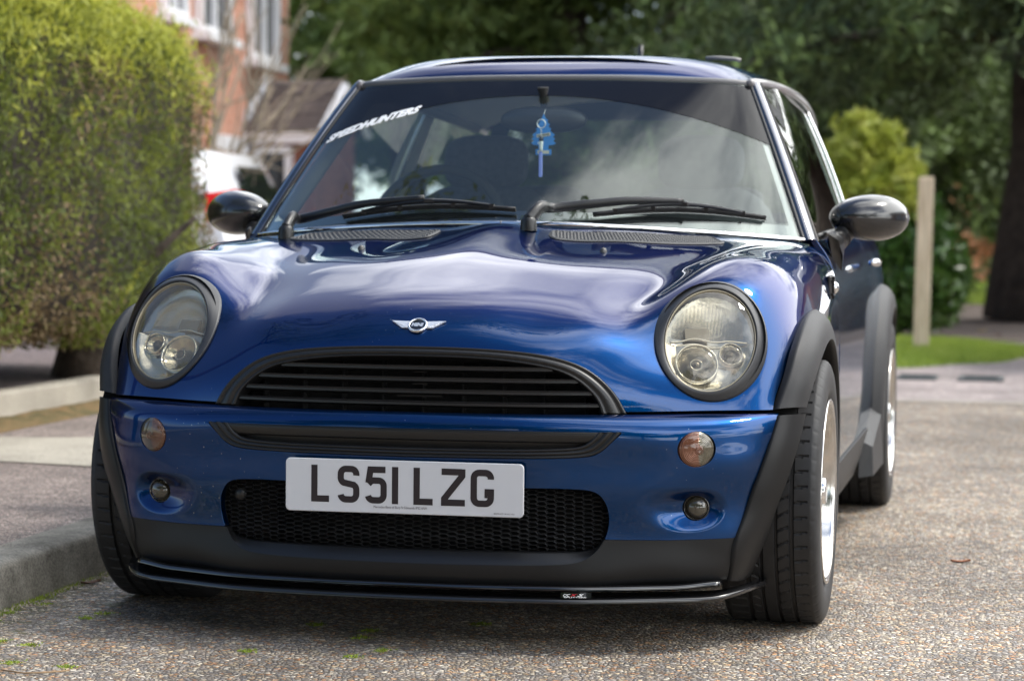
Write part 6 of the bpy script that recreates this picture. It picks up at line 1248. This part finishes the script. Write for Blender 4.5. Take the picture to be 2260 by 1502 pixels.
mb = MB(); mb.box((0, -.22, .42), (1.1, .42, .04)); mb.obj('seat', WD, BN_, smooth=False)
for a in (-.5, .5):
    for b in (-.38, .02): mb = MB(); mb.box((a, b, .21), (.06, .06, .42)); mb.obj('leg', WD, BN_, smooth=False)
r = np.random.default_rng(91); P = cloud(1500, [(0, 0, .95, .42, .3, .22), (.4, .0, .9, .4, .3, .2), (.2, 0, .55, .5, .3, .4)], r, .4); o = leaves('clipped_shrub', P, .06, leafmat('shrub_green', [(.03, .06, .01), (.07, .13, .02), (.12, .2, .04)], .6, .2, 3), 92, None, 2, label='clipped green shrub standing behind the garden bench', cat='shrub'); o.location = (.75, 35.2, 0)

# white hatchback parked by the house
WC = empty('white_car', (-5.15, 11.1, 0), label='white hatchback with red tail lamp parked in front of the brick house', cat='car'); WC.rotation_euler = (0, 0, R(6)); WC.scale = (1, 1, 1.0)
WP = mat('white_paint', (.74, .75, .78), .3, coat=1, coat_rough=.03); WGL = mat('tinted_glass', (.012, .016, .016), .05, spec=.8, coat=1)
def secx(y, prof):      # half-sections: (x, z) list -> ring across the car
    p = np.array(prof); return [(x, y, z) for x, z in p]+[(-x, y, z) for x, z in p[::-1]]
secs = [(0.0, [(.66, .35), (.74, .50), (.76, .75), (.70, .92), (.52, .95)]), (.10, [(.70, .25), (.80, .50), (.82, .78), (.76, .96), (.60, 1.0)]), (.30, [(.72, .22), (.83, .50), (.85, .80), (.78, .98), (.66, 1.05)]), (.55, [(.73, .22), (.84, .50), (.86, .80), (.79, .97), (.68, 1.0)]),
        (2.6, [(.73, .22), (.84, .5), (.86, .78), (.80, .94), (.66, .98)]), (3.3, [(.72, .22), (.83, .5), (.84, .74), (.76, .88), (.5, .93)]), (3.8, [(.68, .22), (.78, .45), (.78, .62), (.66, .74), (.4, .78)]), (4.0, [(.5, .3), (.6, .42), (.6, .55), (.5, .62), (.3, .64)])]
V, F = loft([secx(y, p) for y, p in secs]); n0 = 10; mk('body', V, F+[tuple(range(n0))[::-1], tuple((len(secs)-1)*n0+i for i in range(n0))], WP, WC, ang=50)
cab = [(.12, [(.60, .98), (.56, 1.15), (.48, 1.30), (.30, 1.33)]), (.35, [(.70, 1.0), (.64, 1.2), (.54, 1.40), (.35, 1.44)]), (.8, [(.74, .98), (.68, 1.2), (.57, 1.43), (.36, 1.475)]), (1.8, [(.76, .96), (.70, 1.2), (.58, 1.44), (.36, 1.48)]), (2.3, [(.76, .95), (.68, 1.15), (.56, 1.36), (.36, 1.40)]), (3.0, [(.74, .92), (.6, .95), (.5, 1.0), (.3, 1.0)])]
V, F = loft([secx(y, p) for y, p in cab]); mk('cabin_shell', V, F+[tuple(range(8))[::-1]], WP, WC, ang=50)
for s in (1, -1):
    V, F = loft([[(s*.735, y, .985+.0*y), (s*(.70), y, 1.19), (s*.625, y, 1.34)] for y in (.75, 1.2, 1.7, 2.2)]); V[-2:, 2] -= .12; mk('side_window', V+np.array([s*.035, 0, 0]), F, WGL, WC, smooth=False)
    V, F = loft([[(s*.76, .40, 1.03), (s*.70, .52, 1.20)], [(s*.765, .68, 1.0), (s*.72, .68, 1.2)]]); mk('quarter_window', V+np.array([s*.03, 0, 0]), F, WGL, WC, smooth=False)
    rows = [[(s*(.60+.0*t), -.01+.02*t, .92+.20*t), (s*.70, .0+.03*t, .90+.24*t), (s*.80, .06+.02*t, .91+.24*t), (s*.875, .30+.04*t, .96+.15*t)] for t in (0, .5, 1)]; V, F = loft(rows); V = np.concatenate([V, V+np.array([0, -.02, 0])+np.array([s*.01, 0, 0])]); F = F+[tuple(i+12 for i in f) for f in F]; mk('tail_lamp', V, F, mat('tail_red', (.65, .01, .015), .15, coat=1), WC)
    for y in (.72, 3.25):
        wr = empty('wheel', (s*.80, y, .31), WC); V, F = lathe([(-.09, .19), (-.1, .28), (-.07, .31), (.05, .31), (.08, .28), (.07, .19)], 32, 'x'); mk('tyre', V, F, RUBBER, wr); V, F = lathe([(.03, .19), (.02, .05), (.03, .0)], 24, 'x'); mk('rim', V*np.array([s, 1, 1]), F, ALU, wr)
V, F = loft([[(x, .10-.02, 1.02), (x*.86, .30-.02, 1.33)] for x in np.linspace(-.62, .62, 9)]); mk('rear_window', V+np.array([0, -.02, .01]), F, WGL, WC)

# ------------------------------------------------------------------ what the bodywork mirrors: house and garage to the right, trees across the road
RH = empty('brick_house', (8.4, 4.5, 0), label='brick house with white garage door outside the frame on the right', cat='house')
mb = MB(); mb.box((2.5, 0, 1.3), (5, 9, 2.6)); mb.obj('wall', BRICK, RH, smooth=False)
mb = MB(); mb.add([(-.4, -4.8, 2.5), (-.4, 4.8, 2.5), (2.6, 4.8, 4.4), (2.6, -4.8, 4.4), (5.4, -4.8, 2.5), (5.4, 4.8, 2.5)], [(0, 3, 2, 1), (3, 4, 5, 2), (0, 4, 3), (1, 2, 5)]); mb.obj('roof', mat('slate_grey', (.16, .155, .15), .8, noise=(6, .3)), RH, smooth=False)
for y in (-1.6, 1.6):
    mb = MB(); mb.box((-.03, y, 1.05), (.06, 2.5, 2.1))
    gd = mb.obj('garage_door', UPVC, RH, smooth=False); mb = MB()
    for q in range(9): mb.box((-.065, y-1.1+q*.275, 1.05), (.01, .02, 2.0))
    mb.obj('door_rib', mat('rib_grey', (.5, .5, .5), .6), gd, smooth=False)
GG_ = empty('garage', (5.6, 10.6, 0), label='low garage with white door and grey roof off to the right beyond the car', cat='garage')
mb = MB(); mb.box((0, 2, 1.25), (5.4, 4, 2.5)); mb.obj('wall', BRICK, GG_, smooth=False); mb = MB(); mb.add([(-3, -.3, 2.4), (3, -.3, 2.4), (3, 2, 3.9), (-3, 2, 3.9)], [(0, 1, 2, 3)]); mb.obj('roof', mat('slate_roof', (.2, .195, .19), .8, noise=(6, .3)), GG_, smooth=False)
for x in (-1.25, 1.25): mb = MB(); mb.box((x, -.03, 1.0), (2.2, .06, 2.0)); mb.obj('garage_door', UPVC, GG_, smooth=False)
def simpletree(loc, lab, h, w_, n, seed):
    r = np.random.default_rng(seed); root = empty('broadleaf_tree', loc, label=lab, cat='tree', group='trees across the road behind the camera'); mb = MB(); mb.tube([(0, 0, 0), (0, .1, h*.4), (0, 0, h*.8)], [.2, .15, .05], 8); mb.obj('trunk', BARK, root)
    bl = [(r.normal(0, w_*.35), r.normal(0, w_*.35), h*(.45+.45*r.random()), w_*.38, w_*.38, h*.16) for _ in range(9)]; leaves('crown', cloud(n, bl, r, .3), .26, PINE, seed+1, root, 2)
for q, (x, y, h) in enumerate(((-13, -15, 8.5), (-8.5, -17, 10), (-4, -16, 9), (.5, -18, 11), (5, -17, 9.5), (9.5, -16, 8), (14, -14, 6.5))):
    simpletree((x, y, 0), 'leafy tree across the road behind the camera, number %s counted from the pavement side' % ('one', 'two', 'three', 'four', 'five', 'six', 'seven')[q], h, 4.6, 5200, 201+2*q)
# a tree whose boughs hang over the pavement and the bonnet, mirrored in the windscreen
r = np.random.default_rng(301); ot = empty('street_tree', (-4.6, -.6, 0), label='tree with boughs reaching out over the pavement, left of the frame', cat='tree')
mb = MB(); mb.tube([(0, 0, 0), (.1, 0, 2.5), (.3, .1, 5)], [.16, .13, .08], 10); mb.obj('trunk', BARK, ot); Q = []
for a, z, L_ in ((-.1, 4.2, 4.0), (.25, 4.6, 4.4), (.6, 4.0, 3.4), (-.5, 4.4, 3.0), (.1, 5.0, 3.2), (1.0, 4.6, 3.0)):
    t_ = np.linspace(0, 1, 10); path = np.stack([.3+math.cos(a)*L_*t_, math.sin(a)*L_*t_, z+1.0*t_-.9*t_**2], 1); mb = MB(); mb.tube(path, .045*(1-t_)+.006, 6); mb.obj('bough', BARK, ot)
    for k_ in range(int(26*L_/4)): c = path[r.integers(3, 10)]+r.normal(0, .28, 3)*np.array([1, 1, .6]); Q.append(c+r.normal(0, .10, (26, 3)))
leaves('crown', np.concatenate(Q), .045, PINEL, 302, ot, 2.4)
BH = empty('brick_house', (-1, -34, 0), label='wide brick house across the road behind the camera', cat='house'); mb = MB(); mb.box((0, 0, 2.4), (16, 6, 4.8)); mb.obj('wall', BRICK, BH, smooth=False)
mb = MB(); mb.add([(-8.4, 3.4, 4.7), (8.4, 3.4, 4.7), (8.4, 0, 6.6), (-8.4, 0, 6.6), (8.4, -3.4, 4.7), (-8.4, -3.4, 4.7)], [(0, 3, 2, 1), (3, 5, 4, 2), (0, 5, 3), (1, 2, 4)]); mb.obj('roof', TILE, BH, smooth=False)
for x in (-5, -1.5, 2, 5.5): window(BH, np.array([x, 3.03, 0.]), np.array([1., 0, 0]), np.array([0, 1., 0]), 1.4, 1.2, 3.1, 1)
